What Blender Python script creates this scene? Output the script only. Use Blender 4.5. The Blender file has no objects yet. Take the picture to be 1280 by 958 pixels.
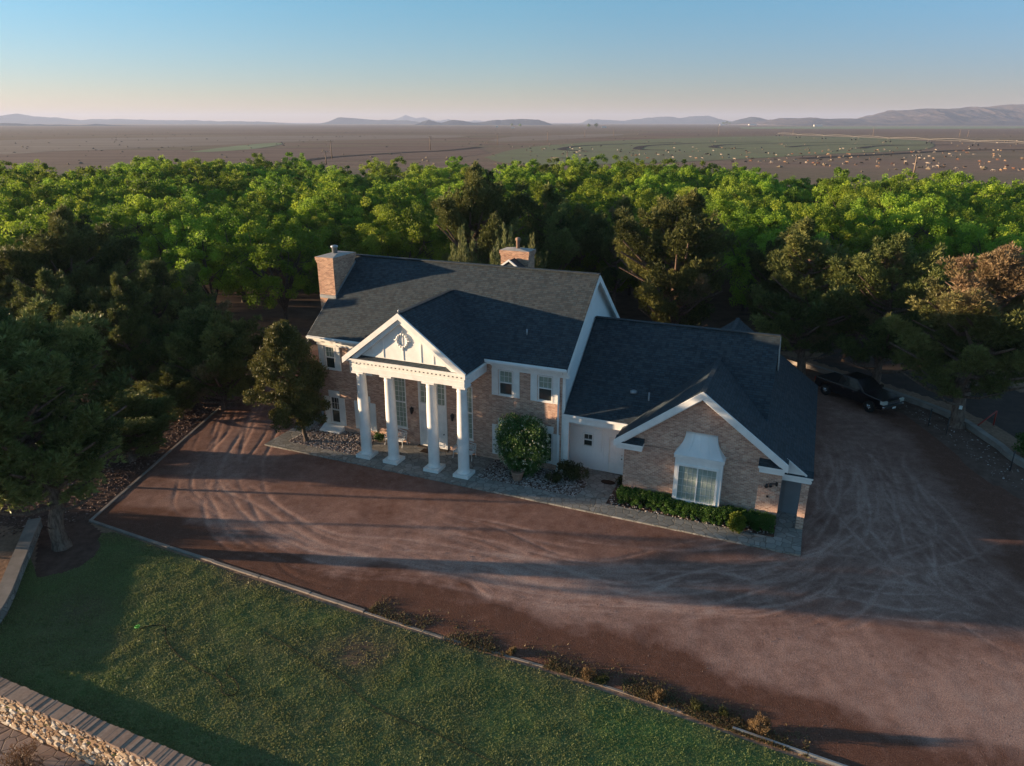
import bpy, math, random
import numpy as np
from mathutils import Vector

random.seed(7)
rng = np.random.default_rng(11)
S = bpy.context.scene
COL = S.collection

# ------------------------------------------------------------------ camera maths
FPX, YH, CAM_H = 890.0, 153.0, 18.6
PITCH = math.atan((479 - YH) / FPX)
CP, SP = math.cos(PITCH), math.sin(PITCH)

def ray(x, y):
    a, c = (x - 640) / FPX, -(y - 479) / FPX
    return np.array([a, CP + c * SP, -SP + c * CP])

def G(x, y, z=0.0):
    """ground point seen at a photo pixel (world metres)"""
    r = ray(x, y)
    t = (z - CAM_H) / r[2]
    return np.array([r[0] * t, r[1] * t, z])

def AT(x, y, depth):
    """point seen at a photo pixel, `depth` metres ahead"""
    r = ray(x, y)
    t = depth / r[1]
    return np.array([r[0] * t, depth, CAM_H + r[2] * t])

ANG = math.radians(22.8)
CA, SA = math.cos(ANG), math.sin(ANG)
def HW(u, v, z=0.0):
    """house axes -> world"""
    return np.array([u * CA + v * SA, -u * SA + v * CA, z])

# ------------------------------------------------------------------ numpy noise
def vnoise(x, y, seed=0, n=64):
    g = np.random.default_rng(seed).random((n, n))
    xi, yi = np.floor(x).astype(int), np.floor(y).astype(int)
    fx, fy = x - xi, y - yi
    fx, fy = fx * fx * (3 - 2 * fx), fy * fy * (3 - 2 * fy)
    a, b = g[xi % n, yi % n], g[(xi + 1) % n, yi % n]
    c, d = g[xi % n, (yi + 1) % n], g[(xi + 1) % n, (yi + 1) % n]
    return (a * (1 - fx) + b * fx) * (1 - fy) + (c * (1 - fx) + d * fx) * fy

def fbm(x, y, seed=0, octv=4, gain=.5):
    s, a, t = 0, 1, 0
    for k in range(octv):
        s = s + a * vnoise(x * 2 ** k + 13.7 * k, y * 2 ** k + 7.1 * k, seed + k)
        t += a
        a *= gain
    return s / t

def seg_dist(px, py, pts, closed=False):
    pts = np.asarray(pts, float)[:, :2]
    d = np.full(px.shape, 1e9)
    n = len(pts)
    for i in range(n if closed else n - 1):
        a, b = pts[i], pts[(i + 1) % n]
        ab = b - a
        L = max(ab @ ab, 1e-9)
        t = np.clip(((px - a[0]) * ab[0] + (py - a[1]) * ab[1]) / L, 0, 1)
        d = np.minimum(d, np.hypot(px - a[0] - t * ab[0], py - a[1] - t * ab[1]))
    return d

def inside(px, py, poly):
    poly = np.asarray(poly, float)[:, :2]
    r = np.zeros(px.shape, bool)
    n = len(poly)
    for i in range(n):
        x1, y1 = poly[i]
        x2, y2 = poly[(i + 1) % n]
        if y1 == y2:
            continue
        c = ((y1 > py) != (y2 > py)) & (px < (x2 - x1) * (py - y1) / (y2 - y1) + x1)
        r ^= c
    return r

def sdist(px, py, poly):
    d = seg_dist(px, py, poly, True)
    return np.where(inside(px, py, poly), d, -d)

def spline(pts, n=12):
    P = np.asarray(pts, float)
    if len(P) < 3:
        return P
    Q = np.vstack([2 * P[0] - P[1], P, 2 * P[-1] - P[-2]])
    out = []
    for i in range(1, len(Q) - 2):
        p0, p1, p2, p3 = Q[i - 1:i + 3]
        for k in range(n):
            t = k / n
            out.append(.5 * (2 * p1 + (p2 - p0) * t + (2 * p0 - 5 * p1 + 4 * p2 - p3) * t * t + (3 * p1 - p0 - 3 * p2 + p3) * t ** 3))
    out.append(P[-1])
    return np.array(out)

# ------------------------------------------------------------------ object helpers
def tag(o, label=None, cat=None, group=None, kind=None):
    if label: o['label'] = label
    if cat: o['category'] = cat
    if group: o['group'] = group
    if kind: o['kind'] = kind
    return o

def empty(name, loc=(0, 0, 0), rz=0.0):
    o = bpy.data.objects.new(name, None)
    o.empty_display_size = .3
    COL.objects.link(o)
    o.location = tuple(float(c) for c in loc)
    o.rotation_euler = (0, 0, rz)
    return o

def copy_tree(o, parent=None):
    c = o.copy()
    COL.objects.link(c)
    c.parent = parent
    for ch in o.children:
        copy_tree(ch, c)
    return c

def link_mesh(name, me, mats, parent=None, loc=None):
    o = bpy.data.objects.new(name, me)
    for m in (mats if isinstance(mats, (list, tuple)) else [mats]):
        me.materials.append(m)
    COL.objects.link(o)
    if parent is not None:
        o.parent = parent
    if loc is not None:
        o.location = tuple(float(c) for c in loc)
    return o

def np_mesh(name, verts, faces, attrs=None, smooth=False):
    """faces: (N,k) index array, all the same k"""
    me = bpy.data.meshes.new(name)
    V = np.ascontiguousarray(verts, dtype=np.float32)
    F = np.ascontiguousarray(faces, dtype=np.int32)
    n, k = F.shape
    me.vertices.add(len(V))
    me.vertices.foreach_set('co', V.ravel())
    me.loops.add(n * k)
    me.loops.foreach_set('vertex_index', F.ravel())
    me.polygons.add(n)
    me.polygons.foreach_set('loop_start', np.arange(n, dtype=np.int32) * k)
    me.polygons.foreach_set('use_smooth', np.full(n, smooth))
    for nm, (dom, arr) in (attrs or {}).items():
        at = me.attributes.new(nm, 'FLOAT', dom)
        at.data.foreach_set('value', np.ascontiguousarray(arr, dtype=np.float32))
    me.update(calc_edges=True)
    me.validate()
    return me

class MB:
    """collects faces; build() links them as one mesh, box-mapped UVs in metres"""
    def __init__(s, org=(0, 0, 0)):
        s.v, s.f, s.m, s.sm = [], [], [], []
        s.o = np.array(org, float)
    def face(s, pts, m=0, smooth=False):
        i = len(s.v)
        s.v += [tuple(np.asarray(p, float) - s.o) for p in pts]
        s.f.append(list(range(i, i + len(pts))))
        s.m.append(m)
        s.sm.append(smooth)
        return s
    def box(s, a, b, m=0):
        (x0, y0, z0), (x1, y1, z1) = a, b
        x0, x1 = min(x0, x1), max(x0, x1); y0, y1 = min(y0, y1), max(y0, y1); z0, z1 = min(z0, z1), max(z0, z1)
        p = [(x0, y0, z0), (x1, y0, z0), (x1, y1, z0), (x0, y1, z0), (x0, y0, z1), (x1, y0, z1), (x1, y1, z1), (x0, y1, z1)]
        for q in ((3, 2, 1, 0), (4, 5, 6, 7), (0, 1, 5, 4), (1, 2, 6, 5), (2, 3, 7, 6), (3, 0, 4, 7)):
            s.face([p[k] for k in q], m)
        return s
    def hexa(s, p, m=0):
        """8 corners: bottom loop 0-3, top loop 4-7"""
        for q in ((3, 2, 1, 0), (4, 5, 6, 7), (0, 1, 5, 4), (1, 2, 6, 5), (2, 3, 7, 6), (3, 0, 4, 7)):
            s.face([p[k] for k in q], m)
        return s
    def prism(s, poly, d, m=0):
        """polygon (3d points) swept by vector d"""
        d = np.array(d, float)
        A = [np.array(p, float) for p in poly]
        B = [p + d for p in A]
        s.face(A[::-1], m); s.face(B, m)
        n = len(A)
        for i in range(n):
            s.face([A[i], A[(i + 1) % n], B[(i + 1) % n], B[i]], m)
        return s
    def bar(s, a, b, r, r2=None, n=8, m=0, smooth=True, caps=True):
        a, b = np.array(a, float), np.array(b, float)
        r2 = r if r2 is None else r2
        d = b - a
        d /= max(np.linalg.norm(d), 1e-9)
        t = np.cross(d, (0, 0, 1.0)) if abs(d[2]) < .95 else np.cross(d, (1.0, 0, 0))
        t /= np.linalg.norm(t)
        w = np.cross(d, t)
        A = [a + r * (math.cos(q) * t + math.sin(q) * w) for q in np.arange(n) * 2 * math.pi / n]
        B = [b + r2 * (math.cos(q) * t + math.sin(q) * w) for q in np.arange(n) * 2 * math.pi / n]
        for i in range(n):
            s.face([A[i], A[(i + 1) % n], B[(i + 1) % n], B[i]], m, smooth)
        if caps:
            s.face(A[::-1], m); s.face(B, m)
        return s
    def lathe(s, c, prof, n=20, m=0, smooth=True, axis='z'):
        """prof: list of (radius, height) from c upward"""
        c = np.array(c, float)
        def pt(r, h, q):
            if axis == 'z': return c + (r * math.cos(q), r * math.sin(q), h)
            if axis == 'y': return c + (r * math.cos(q), h, r * math.sin(q))
            return c + (h, r * math.cos(q), r * math.sin(q))
        for (r0, h0), (r1, h1) in zip(prof[:-1], prof[1:]):
            for i in range(n):
                q0, q1 = 2 * math.pi * i / n, 2 * math.pi * (i + 1) / n
                s.face([pt(r0, h0, q0), pt(r0, h0, q1), pt(r1, h1, q1), pt(r1, h1, q0)], m, smooth)
        s.face([pt(prof[-1][0], prof[-1][1], 2 * math.pi * i / n) for i in range(n)], m)
        s.face([pt(prof[0][0], prof[0][1], -2 * math.pi * i / n) for i in range(n)], m)
        return s
    def build(s, name, mats, parent=None, loc=None, merge=True):
        me = bpy.data.meshes.new(name)
        V, F, M, SM = s.v, s.f, s.m, s.sm
        if merge:
            idx, nv, mp = {}, [], []
            for p in V:
                k = (round(p[0], 4), round(p[1], 4), round(p[2], 4))
                if k not in idx:
                    idx[k] = len(nv); nv.append(p)
                mp.append(idx[k])
            F2, M2, SM2 = [], [], []
            for f, m_, q in zip(F, M, SM):
                g = []
                for i in f:
                    if not g or mp[i] != g[-1]: g.append(mp[i])
                if len(g) > 1 and g[0] == g[-1]: g.pop()
                if len(set(g)) == len(g) and len(g) > 2:
                    F2.append(g); M2.append(m_); SM2.append(q)
            V, F, M, SM = nv, F2, M2, SM2
        me.from_pydata(V, [], F)
        me.polygons.foreach_set('material_index', np.array(M, dtype=np.int32))
        me.polygons.foreach_set('use_smooth', np.array(SM, dtype=bool))
        me.update()
        uv = me.uv_layers.new(name='UVMap')
        for p in me.polygons:
            n = p.normal
            if abs(n.z) > .97:
                ax, ay = Vector((1, 0, 0)), Vector((0, 1, 0))
            else:
                ax = Vector((-n.y, n.x, 0)).normalized()
                ay = n.cross(ax)
            for li in p.loop_indices:
                co = me.vertices[me.loops[li].vertex_index].co
                uv.data[li].uv = (co.dot(ax), co.dot(ay))
        return link_mesh(name, me, mats, parent, loc)

# ------------------------------------------------------------------ materials
def new_mat(name):
    m = bpy.data.materials.new(name)
    m.use_nodes = True
    nt = m.node_tree
    nt.nodes.clear()
    out = nt.nodes.new('ShaderNodeOutputMaterial')
    return m, nt, out

def nd(nt, typ, **kw):
    n = nt.nodes.new(typ)
    for k, v in kw.items():
        if k.startswith('i_'):
            n.inputs[k[2:].replace('_', ' ')].default_value = v
        else:
            setattr(n, k, v)
    return n

def ramp(nt, fac, stops):
    r = nt.nodes.new('ShaderNodeValToRGB')
    el = r.color_ramp.elements
    el[0].position, el[0].color = stops[0][0], (*stops[0][1], 1)
    el[1].position, el[1].color = stops[-1][0], (*stops[-1][1], 1)
    for p, c in stops[1:-1]:
        e = el.new(p)
        e.color = (*c, 1)
    nt.links.new(fac, r.inputs[0])
    return r.outputs[0]

def noise(nt, vec, scale, detail=4, rough=.55):
    n = nd(nt, 'ShaderNodeTexNoise')
    n.inputs['Scale'].default_value = scale
    n.inputs['Detail'].default_value = detail
    n.inputs['Roughness'].default_value = rough
    if vec is not None: nt.links.new(vec, n.inputs['Vector'])
    return n.outputs['Fac']

def mixc(nt, fac, a, b, mode='MIX'):
    m = nd(nt, 'ShaderNodeMix', data_type='RGBA', blend_type=mode)
    for s_, v in ((m.inputs[0], fac), (m.inputs[6], a), (m.inputs[7], b)):
        if isinstance(v, (int, float)): s_.default_value = v
        elif isinstance(v, tuple): s_.default_value = (*v, 1) if len(v) == 3 else v
        else: nt.links.new(v, s_)
    return m.outputs[2]

def bump(nt, h, strength, dist=.02):
    b = nd(nt, 'ShaderNodeBump')
    b.inputs['Strength'].default_value = strength
    b.inputs['Distance'].default_value = dist
    nt.links.new(h, b.inputs['Height'])
    return b.outputs['Normal']

def principled(nt, out, col, rough=.6, spec=.3, normal=None, metal=0.0):
    p = nd(nt, 'ShaderNodeBsdfPrincipled')
    if isinstance(col, tuple): p.inputs['Base Color'].default_value = (*col, 1)
    else: nt.links.new(col, p.inputs['Base Color'])
    p.inputs['Roughness'].default_value = rough
    p.inputs['Specular IOR Level'].default_value = spec
    p.inputs['Metallic'].default_value = metal
    if normal is not None: nt.links.new(normal, p.inputs['Normal'])
    nt.links.new(p.outputs[0], out.inputs['Surface'])
    return p

def coords(nt, kind='Object'):
    return nd(nt, 'ShaderNodeTexCoord').outputs[kind]

def attr(nt, name):
    return nd(nt, 'ShaderNodeAttribute', attribute_name=name).outputs['Fac']

def mat_plain(name, col, rough=.5, spec=.4, var=.12, scale=3.0, metal=0.0, bmp=0.0, bscale=40):
    m, nt, out = new_mat(name)
    v = coords(nt)
    f = noise(nt, v, scale, 5)
    c = ramp(nt, f, [(.3, tuple(x * (1 - var) for x in col)), (.7, tuple(min(1, x * (1 + var)) for x in col))])
    nrm = bump(nt, noise(nt, v, bscale, 3), bmp, .01) if bmp else None
    principled(nt, out, c, rough, spec, nrm, metal)
    return m

def mat_brick(name, c1, c2, dark, mortar, bw=.21, bh=.075, msize=.013):
    m, nt, out = new_mat(name)
    uv = coords(nt, 'UV')
    b = nd(nt, 'ShaderNodeTexBrick')
    nt.links.new(uv, b.inputs['Vector'])
    b.inputs['Scale'].default_value = 1
    b.inputs['Brick Width'].default_value = bw
    b.inputs['Row Height'].default_value = bh
    b.inputs['Mortar Size'].default_value = msize
    b.inputs['Mortar Smooth'].default_value = .1
    b.inputs['Bias'].default_value = -.25
    b.inputs['Color1'].default_value = (*c1, 1)
    b.inputs['Color2'].default_value = (*dark, 1)
    b.inputs['Mortar'].default_value = (*mortar, 1)
    big = noise(nt, uv, .9, 4)
    mp = nd(nt, 'ShaderNodeMapping')
    mp.inputs['Scale'].default_value = (1.6, 7.0, 1)
    nt.links.new(uv, mp.inputs['Vector'])
    st = noise(nt, mp.outputs[0], 1.3, 4, .65)
    c = mixc(nt, ramp(nt, st, [(.42, (0, 0, 0)), (.66, (1, 1, 1))]), b.outputs['Color'], c2, 'MIX')
    c = mixc(nt, .3, b.outputs['Color'], c)
    wn = nd(nt, 'ShaderNodeTexWhiteNoise', noise_dimensions='2D')
    sc_ = nd(nt, 'ShaderNodeVectorMath', operation='MULTIPLY')
    sc_.inputs[1].default_value = (1 / bw, 1 / bh, 1)
    nt.links.new(uv, sc_.inputs[0])
    flo = nd(nt, 'ShaderNodeVectorMath', operation='FLOOR')
    nt.links.new(sc_.outputs[0], flo.inputs[0])
    nt.links.new(flo.outputs[0], wn.inputs['Vector'])
    c = mixc(nt, .4, c, ramp(nt, wn.outputs['Value'], [(.1, (.25, .22, .22)), (.9, (.78, .76, .75))]), 'OVERLAY')
    c = mixc(nt, ramp(nt, big, [(.35, (0, 0, 0)), (.75, (.35, .35, .35))]), c, dark)
    inv = nd(nt, 'ShaderNodeMath', operation='SUBTRACT')
    inv.inputs[0].default_value = 1
    nt.links.new(b.outputs['Fac'], inv.inputs[1])
    principled(nt, out, c, .85, .2, bump(nt, inv.outputs[0], .7, .012))
    return m

def mat_shingle(name):
    m, nt, out = new_mat(name)
    uv = coords(nt, 'UV')
    b = nd(nt, 'ShaderNodeTexBrick')
    nt.links.new(uv, b.inputs['Vector'])
    b.inputs['Scale'].default_value = 1
    b.inputs['Brick Width'].default_value = .31
    b.inputs['Row Height'].default_value = .145
    b.inputs['Mortar Size'].default_value = .02
    b.inputs['Mortar Smooth'].default_value = .3
    b.offset = .37
    b.inputs['Color1'].default_value = (.022, .049, .068, 1)
    b.inputs['Color2'].default_value = (.007, .018, .028, 1)
    b.inputs['Mortar'].default_value = (.006, .009, .012, 1)
    w = nd(nt, 'ShaderNodeTexWhiteNoise', noise_dimensions='2D')
    sx = nd(nt, 'ShaderNodeVectorMath', operation='MULTIPLY')
    sx.inputs[1].default_value = (5.1, 6.9, 1)
    nt.links.new(uv, sx.inputs[0])
    fl = nd(nt, 'ShaderNodeVectorMath', operation='FLOOR')
    nt.links.new(sx.outputs[0], fl.inputs[0])
    nt.links.new(fl.outputs[0], w.inputs['Vector'])
    c = mixc(nt, ramp(nt, w.outputs['Value'], [(.3, (0, 0, 0)), (.95, (.45, .45, .45))]), b.outputs['Color'], (.068, .078, .084))
    c = mixc(nt, ramp(nt, noise(nt, uv, .35, 5), [(.4, (0, 0, 0)), (.75, (.25, .25, .25))]), c, (.016, .032, .045))
    g = noise(nt, uv, 90, 2)
    c = mixc(nt, .2, c, ramp(nt, g, [(.3, (.02, .025, .03)), (.7, (.09, .095, .10))]))
    mv = nd(nt, 'ShaderNodeSeparateXYZ')
    nt.links.new(uv, mv.inputs[0])
    md = nd(nt, 'ShaderNodeMath', operation='PINGPONG')
    nt.links.new(mv.outputs['Y'], md.inputs[0])
    md.inputs[1].default_value = .145
    principled(nt, out, c, .8, .35, bump(nt, b.outputs['Fac'], -.9, .02))
    return m

def mat_foliage(name, dark, mid, light, dead=None, trans=.35, rough=.55, vary=.18):
    """leaf colour by a per-leaf tint, plus a small per-tree shift; leaves let light through"""
    m, nt, out = new_mat(name)
    c = ramp(nt, attr(nt, 'tint'), [(0, dark), (.5, mid), (1, light)])
    if dead is not None:
        c = mixc(nt, attr(nt, 'dead'), c, dead)
    oi = nd(nt, 'ShaderNodeObjectInfo')
    hs = nd(nt, 'ShaderNodeHueSaturation')
    mr = nd(nt, 'ShaderNodeMapRange')
    mr.inputs['To Min'].default_value = 1 - vary
    mr.inputs['To Max'].default_value = 1 + vary
    nt.links.new(oi.outputs['Random'], mr.inputs[0])
    nt.links.new(mr.outputs[0], hs.inputs['Value'])
    mh = nd(nt, 'ShaderNodeMapRange')
    mh.inputs['To Min'].default_value = .478
    mh.inputs['To Max'].default_value = .512
    nt.links.new(oi.outputs['Random'], mh.inputs[0])
    nt.links.new(mh.outputs[0], hs.inputs['Hue'])
    nt.links.new(c, hs.inputs['Color'])
    c = hs.outputs[0]
    p = principled(nt, out, c, rough, .25)
    t = nd(nt, 'ShaderNodeBsdfTranslucent')
    nt.links.new(c, t.inputs['Color'])
    mx = nd(nt, 'ShaderNodeMixShader')
    mx.inputs[0].default_value = trans
    nt.links.new(p.outputs[0], mx.inputs[1])
    nt.links.new(t.outputs[0], mx.inputs[2])
    nt.links.new(mx.outputs[0], out.inputs['Surface'])
    return m

def mat_bark(name, a, b):
    m, nt, out = new_mat(name)
    v = coords(nt)
    mp = nd(nt, 'ShaderNodeMapping')
    mp.inputs['Scale'].default_value = (9, 9, 2.2)
    nt.links.new(v, mp.inputs['Vector'])
    f = noise(nt, mp.outputs[0], 1.4, 6, .65)
    principled(nt, out, ramp(nt, f, [(.35, a), (.7, b)]), .9, .15, bump(nt, f, .8, .05))
    return m

M = {}
M['brick'] = mat_brick('tan_brick', (.58, .36, .265), (.44, .245, .175), (.27, .145, .11), (.62, .475, .39))
M['chimney_brick'] = mat_brick('chimney_brick', (.54, .31, .20), (.40, .195, .125), (.24, .115, .085), (.52, .38, .29))
M['shingle'] = mat_shingle('asphalt_shingle')
M['white'] = mat_plain('white_paint', (.76, .75, .73), .55, .3, .09, 2.1)
M['white_metal'] = mat_plain('white_metal_sheet', (.76, .77, .77), .4, .45, .04, 2)
M['siding'] = mat_plain('white_siding', (.74, .745, .74), .55, .3, .05, .9)
M['greywall'] = mat_plain('grey_panel', (.22, .24, .26), .6, .3, .08, 1.5)
M['door_dark'] = mat_plain('dark_threshold', (.05, .04, .035), .6, .3)
M['black'] = mat_plain('black_iron', (.02, .02, .022), .45, .5, .1)
M['lead'] = mat_plain('galvanised_metal', (.30, .32, .34), .45, .5, .15, 6, metal=.5)
M['concrete'] = mat_plain('pale_concrete', (.25, .215, .19), .85, .2, .22, 1.7, bmp=.4, bscale=25)
M['cap'] = mat_plain('mortar_cap', (.38, .36, .34), .85, .2, .15, 4)
M['rubber'] = mat_plain('rubber', (.018, .018, .018), .85, .2, .1)
M['mat'] = mat_plain('brown_mat', (.035, .022, .016), .95, .1, .25, 20)
M['terracotta'] = mat_plain('terracotta', (.30, .19, .14), .85, .2, .15, 6)

def mat_glass(name, col, rough=.06, spec=.6):
    m, nt, out = new_mat(name)
    f = noise(nt, coords(nt), 1.2, 3)
    c = ramp(nt, f, [(.3, tuple(x * .75 for x in col)), (.7, tuple(x * 1.2 for x in col))])
    p = principled(nt, out, c, rough, spec, bump(nt, noise(nt, coords(nt), 2.5, 2), .04, .02))
    p.inputs['Coat Weight'].default_value = .5
    p.inputs['Coat Roughness'].default_value = .03
    return m
M['glass_dark'] = mat_glass('window_glass', (.035, .045, .042))
M['glass_blind'] = mat_glass('glass_over_blind', (.27, .33, .28), .16)
M['glass_pale'] = mat_glass('glass_over_pale_blind', (.30, .36, .32), .15)
M['car_glass'] = mat_plain('car_glass', (.010, .012, .014), .12, .4, .1)

# flagstones: irregular cells with darker joints
def mat_flag(name, a, b, joint, scale=2.2):
    m, nt, out = new_mat(name)
    v = coords(nt)
    wob = nd(nt, 'ShaderNodeTexNoise')
    wob.inputs['Scale'].default_value = 1.6
    nt.links.new(v, wob.inputs['Vector'])
    ad = mixc(nt, .12, v, wob.outputs['Color'], 'ADD')
    vo = nd(nt, 'ShaderNodeTexVoronoi', feature='DISTANCE_TO_EDGE')
    vo.inputs['Scale'].default_value = scale
    nt.links.new(ad, vo.inputs['Vector'])
    vc = nd(nt, 'ShaderNodeTexVoronoi', feature='F1')
    vc.inputs['Scale'].default_value = scale
    nt.links.new(ad, vc.inputs['Vector'])
    sp = nd(nt, 'ShaderNodeSeparateColor')
    nt.links.new(vc.outputs['Color'], sp.inputs[0])
    c = ramp(nt, sp.outputs[0], [(.1, a), (.9, b)])
    c = mixc(nt, ramp(nt, noise(nt, v, 9, 5), [(.3, (0, 0, 0)), (.8, (.5, .5, .5))]), c, tuple(x * .6 for x in a))
    e = ramp(nt, vo.outputs['Distance'], [(.015, (0, 0, 0)), (.06, (1, 1, 1))])
    c = mixc(nt, e, joint, c)
    principled(nt, out, c, .85, .25, bump(nt, e, .5, .02))
    return m
M['flag'] = mat_flag('grey_flagstone', (.225, .215, .195), (.34, .325, .30), (.13, .12, .105), 2.6)
M['flag_pink'] = mat_flag('pink_flagstone', (.26, .19, .165), (.36, .28, .25), (.09, .065, .055), 2.4)

def mat_attr_ground(name, stops, nscale=(3, 22), rough=.95, bstr=.5, bd=.03, speck=None, base_attr='mix'):
    m, nt, out = new_mat(name)
    v = coords(nt)
    n1 = noise(nt, v, nscale[0], 6, .6)
    n2 = noise(nt, v, nscale[1], 4, .6)
    ad = nd(nt, 'ShaderNodeMath', operation='MULTIPLY_ADD')
    sb = nd(nt, 'ShaderNodeMath', operation='SUBTRACT')
    nt.links.new(n1, sb.inputs[0]); sb.inputs[1].default_value = .5
    nt.links.new(sb.outputs[0], ad.inputs[0]); ad.inputs[1].default_value = .55
    nt.links.new(attr(nt, base_attr), ad.inputs[2])
    c = ramp(nt, ad.outputs[0], stops)
    c = mixc(nt, .6, c, ramp(nt, n2, [(.3, (.2, .2, .2)), (.72, (.82, .82, .82))]), 'OVERLAY')
    c = mixc(nt, .45, c, ramp(nt, noise(nt, v, 70, 2, .6), [(.3, (.2, .2, .2)), (.72, (.82, .82, .82))]), 'OVERLAY')
    if speck:
        vo = nd(nt, 'ShaderNodeTexVoronoi')
        vo.inputs['Scale'].default_value = 9
        nt.links.new(v, vo.inputs['Vector'])
        c = mixc(nt, ramp(nt, vo.outputs['Distance'], [(.06, (.7, .7, .7)), (.13, (0, 0, 0))]), c, speck)
    principled(nt, out, c, rough, .12, bump(nt, n2, bstr, bd))
    return m

M['dirt'] = mat_attr_ground('red_dirt_and_gravel', [(0, (.135, .062, .042)), (.35, (.235, .130, .102)), (.65, (.365, .222, .178)), (1, (.46, .31, .255))], (2.2, 22), speck=(.36, .29, .25))
M['lawn_soil'] = mat_attr_ground('lawn_soil', [(0, (.12, .08, .055)), (.4, (.13, .13, .055)), (1, (.11, .18, .05))], (3, 18))

def mat_terrain():
    m, nt, out = new_mat('dry_terrain')
    v = coords(nt)
    mp = nd(nt, 'ShaderNodeMapping')
    mp.inputs['Scale'].default_value = (.0011, .0062, 1)
    nt.links.new(v, mp.inputs['Vector'])
    f = noise(nt, mp.outputs[0], 1.0, 6, .62)
    c = ramp(nt, f, [(.30, (.16, .105, .078)), (.46, (.28, .19, .138)), (.56, (.22, .17, .112)), (.70, (.36, .25, .18))])
    n2 = noise(nt, v, .35, 8, .7)
    c = mixc(nt, .5, c, ramp(nt, n2, [(.3, (.28, .26, .25)), (.7, (.75, .72, .7))]), 'OVERLAY')
    n3 = noise(nt, v, 4.5, 5, .65)
    c = mixc(nt, .55, c, ramp(nt, n3, [(.3, (.25, .22, .2)), (.7, (.78, .74, .7))]), 'OVERLAY')
    principled(nt, out, c, .95, .08, bump(nt, n3, .5, .06))
    return m
M['terrain'] = mat_terrain()

def mat_field(name, a, b, scale=.02, stretch=(1, 1)):
    m, nt, out = new_mat(name)
    v = coords(nt)
    mp = nd(nt, 'ShaderNodeMapping')
    mp.inputs['Scale'].default_value = (stretch[0], stretch[1], 1)
    nt.links.new(v, mp.inputs['Vector'])
    f = noise(nt, mp.outputs[0], scale, 7, .65)
    principled(nt, out, ramp(nt, f, [(.32, a), (.66, b)]), .95, .08)
    return m
M['pasture'] = mat_field('green_pasture', (.225, .19, .115), (.25, .255, .125), .016, (1, 2.2))
M['strip'] = mat_field('pale_green_strip', (.25, .255, .14), (.31, .325, .18), .02)
M['ploughed'] = mat_field('ploughed_field', (.20, .125, .09), (.28, .18, .13), .03, (.3, 2))
M['stubble'] = mat_field('stubble_field', (.26, .185, .14), (.36, .265, .20), .02, (.3, 2))
M['track'] = mat_field('dark_track', (.06, .045, .038), (.09, .065, .055), .05)
M['mulch'] = mat_field('leaf_litter', (.075, .042, .032), (.15, .09, .07), 2.2)
M['orchard_soil'] = mat_field('orchard_soil', (.075, .048, .038), (.13, .088, .068), .6)
M['asphaltish'] = mat_field('dark_gravel', (.095, .058, .045), (.16, .105, .082), 1.4)
M['grey_road'] = mat_field('grey_dirt_road', (.065, .050, .044), (.11, .085, .073), .9)
M['mountain'] = mat_field('bare_mountain', (.035, .037, .05), (.13, .095, .085), .004, (1, 1))
M['far_hill'] = mat_field('scrubby_hill', (.03, .04, .055), (.07, .075, .085), .004, (1, 1))
M['stones'] = None

def mat_tint(name, stops, rough=.85, spec=.2, nscale=30):
    m, nt, out = new_mat(name)
    c = ramp(nt, attr(nt, 'tint'), stops)
    c = mixc(nt, .4, c, ramp(nt, noise(nt, coords(nt), nscale, 4), [(.3, (.3, .3, .3)), (.7, (.75, .75, .75))]), 'OVERLAY')
    principled(nt, out, c, rough, spec)
    return m
M['stones'] = mat_tint('bed_stones', [(0, (.10, .07, .06)), (.5, (.27, .21, .185)), (1, (.48, .43, .40))])
M['litter'] = mat_tint('leaf_litter_bits', [(0, (.07, .04, .032)), (.7, (.15, .09, .07)), (1, (.30, .22, .19))])
M['rubble'] = mat_tint('wall_rubble', [(0, (.20, .13, .085)), (.35, (.38, .25, .15)), (.7, (.46, .37, .28)), (1, (.58, .54, .49))], nscale=14)
M['coping'] = mat_tint('coping_brick', [(0, (.28, .19, .145)), (.5, (.31, .215, .165)), (1, (.345, .245, .19))], nscale=9)
M['grass'] = mat_foliage('grass_blades', (.25, .22, .10), (.215, .24, .092), (.150, .235, .072), trans=.4, vary=0)
M['pine'] = mat_foliage('pine_needles', (.052, .070, .022), (.128, .150, .042), (.26, .268, .082), dead=(.30, .20, .115), trans=.2)
M['pecan'] = mat_foliage('orchard_leaves', (.075, .14, .015), (.195, .30, .028), (.33, .42, .045), trans=.48, vary=.3)
M['juniper'] = mat_foliage('juniper_foliage', (.045, .052, .016), (.105, .108, .030), (.20, .185, .052), trans=.2)
M['cedar'] = mat_foliage('feathery_foliage', (.08, .105, .042), (.155, .185, .068), (.25, .27, .10), trans=.3)
M['bush'] = mat_foliage('bush_leaves', (.04, .10, .028), (.075, .175, .045), (.13, .24, .07), trans=.25)
M['hedge'] = mat_foliage('hedge_leaves', (.025, .062, .012), (.048, .115, .018), (.085, .165, .028), trans=.25)
M['limeshrub'] = mat_foliage('lime_leaves', (.075, .115, .014), (.13, .185, .018), (.19, .24, .03), trans=.35)
M['rose'] = mat_foliage('rose_leaves', (.030, .036, .012), (.055, .062, .018), (.10, .10, .03), trans=.25)
M['dryplant'] = mat_foliage('dry_stems', (.09, .055, .025), (.16, .10, .045), (.25, .17, .08), trans=.2)
M['flower'] = mat_plain('cream_petals', (.62, .60, .42), .7, .2, .1, 5)
M['bark_pine'] = mat_bark('pine_bark', (.085, .055, .042), (.26, .18, .14))
M['bark_dark'] = mat_bark('dark_bark', (.055, .042, .034), (.15, .115, .095))
M['post_wood'] = mat_bark('weathered_post', (.16, .115, .085), (.33, .25, .19))

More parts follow.
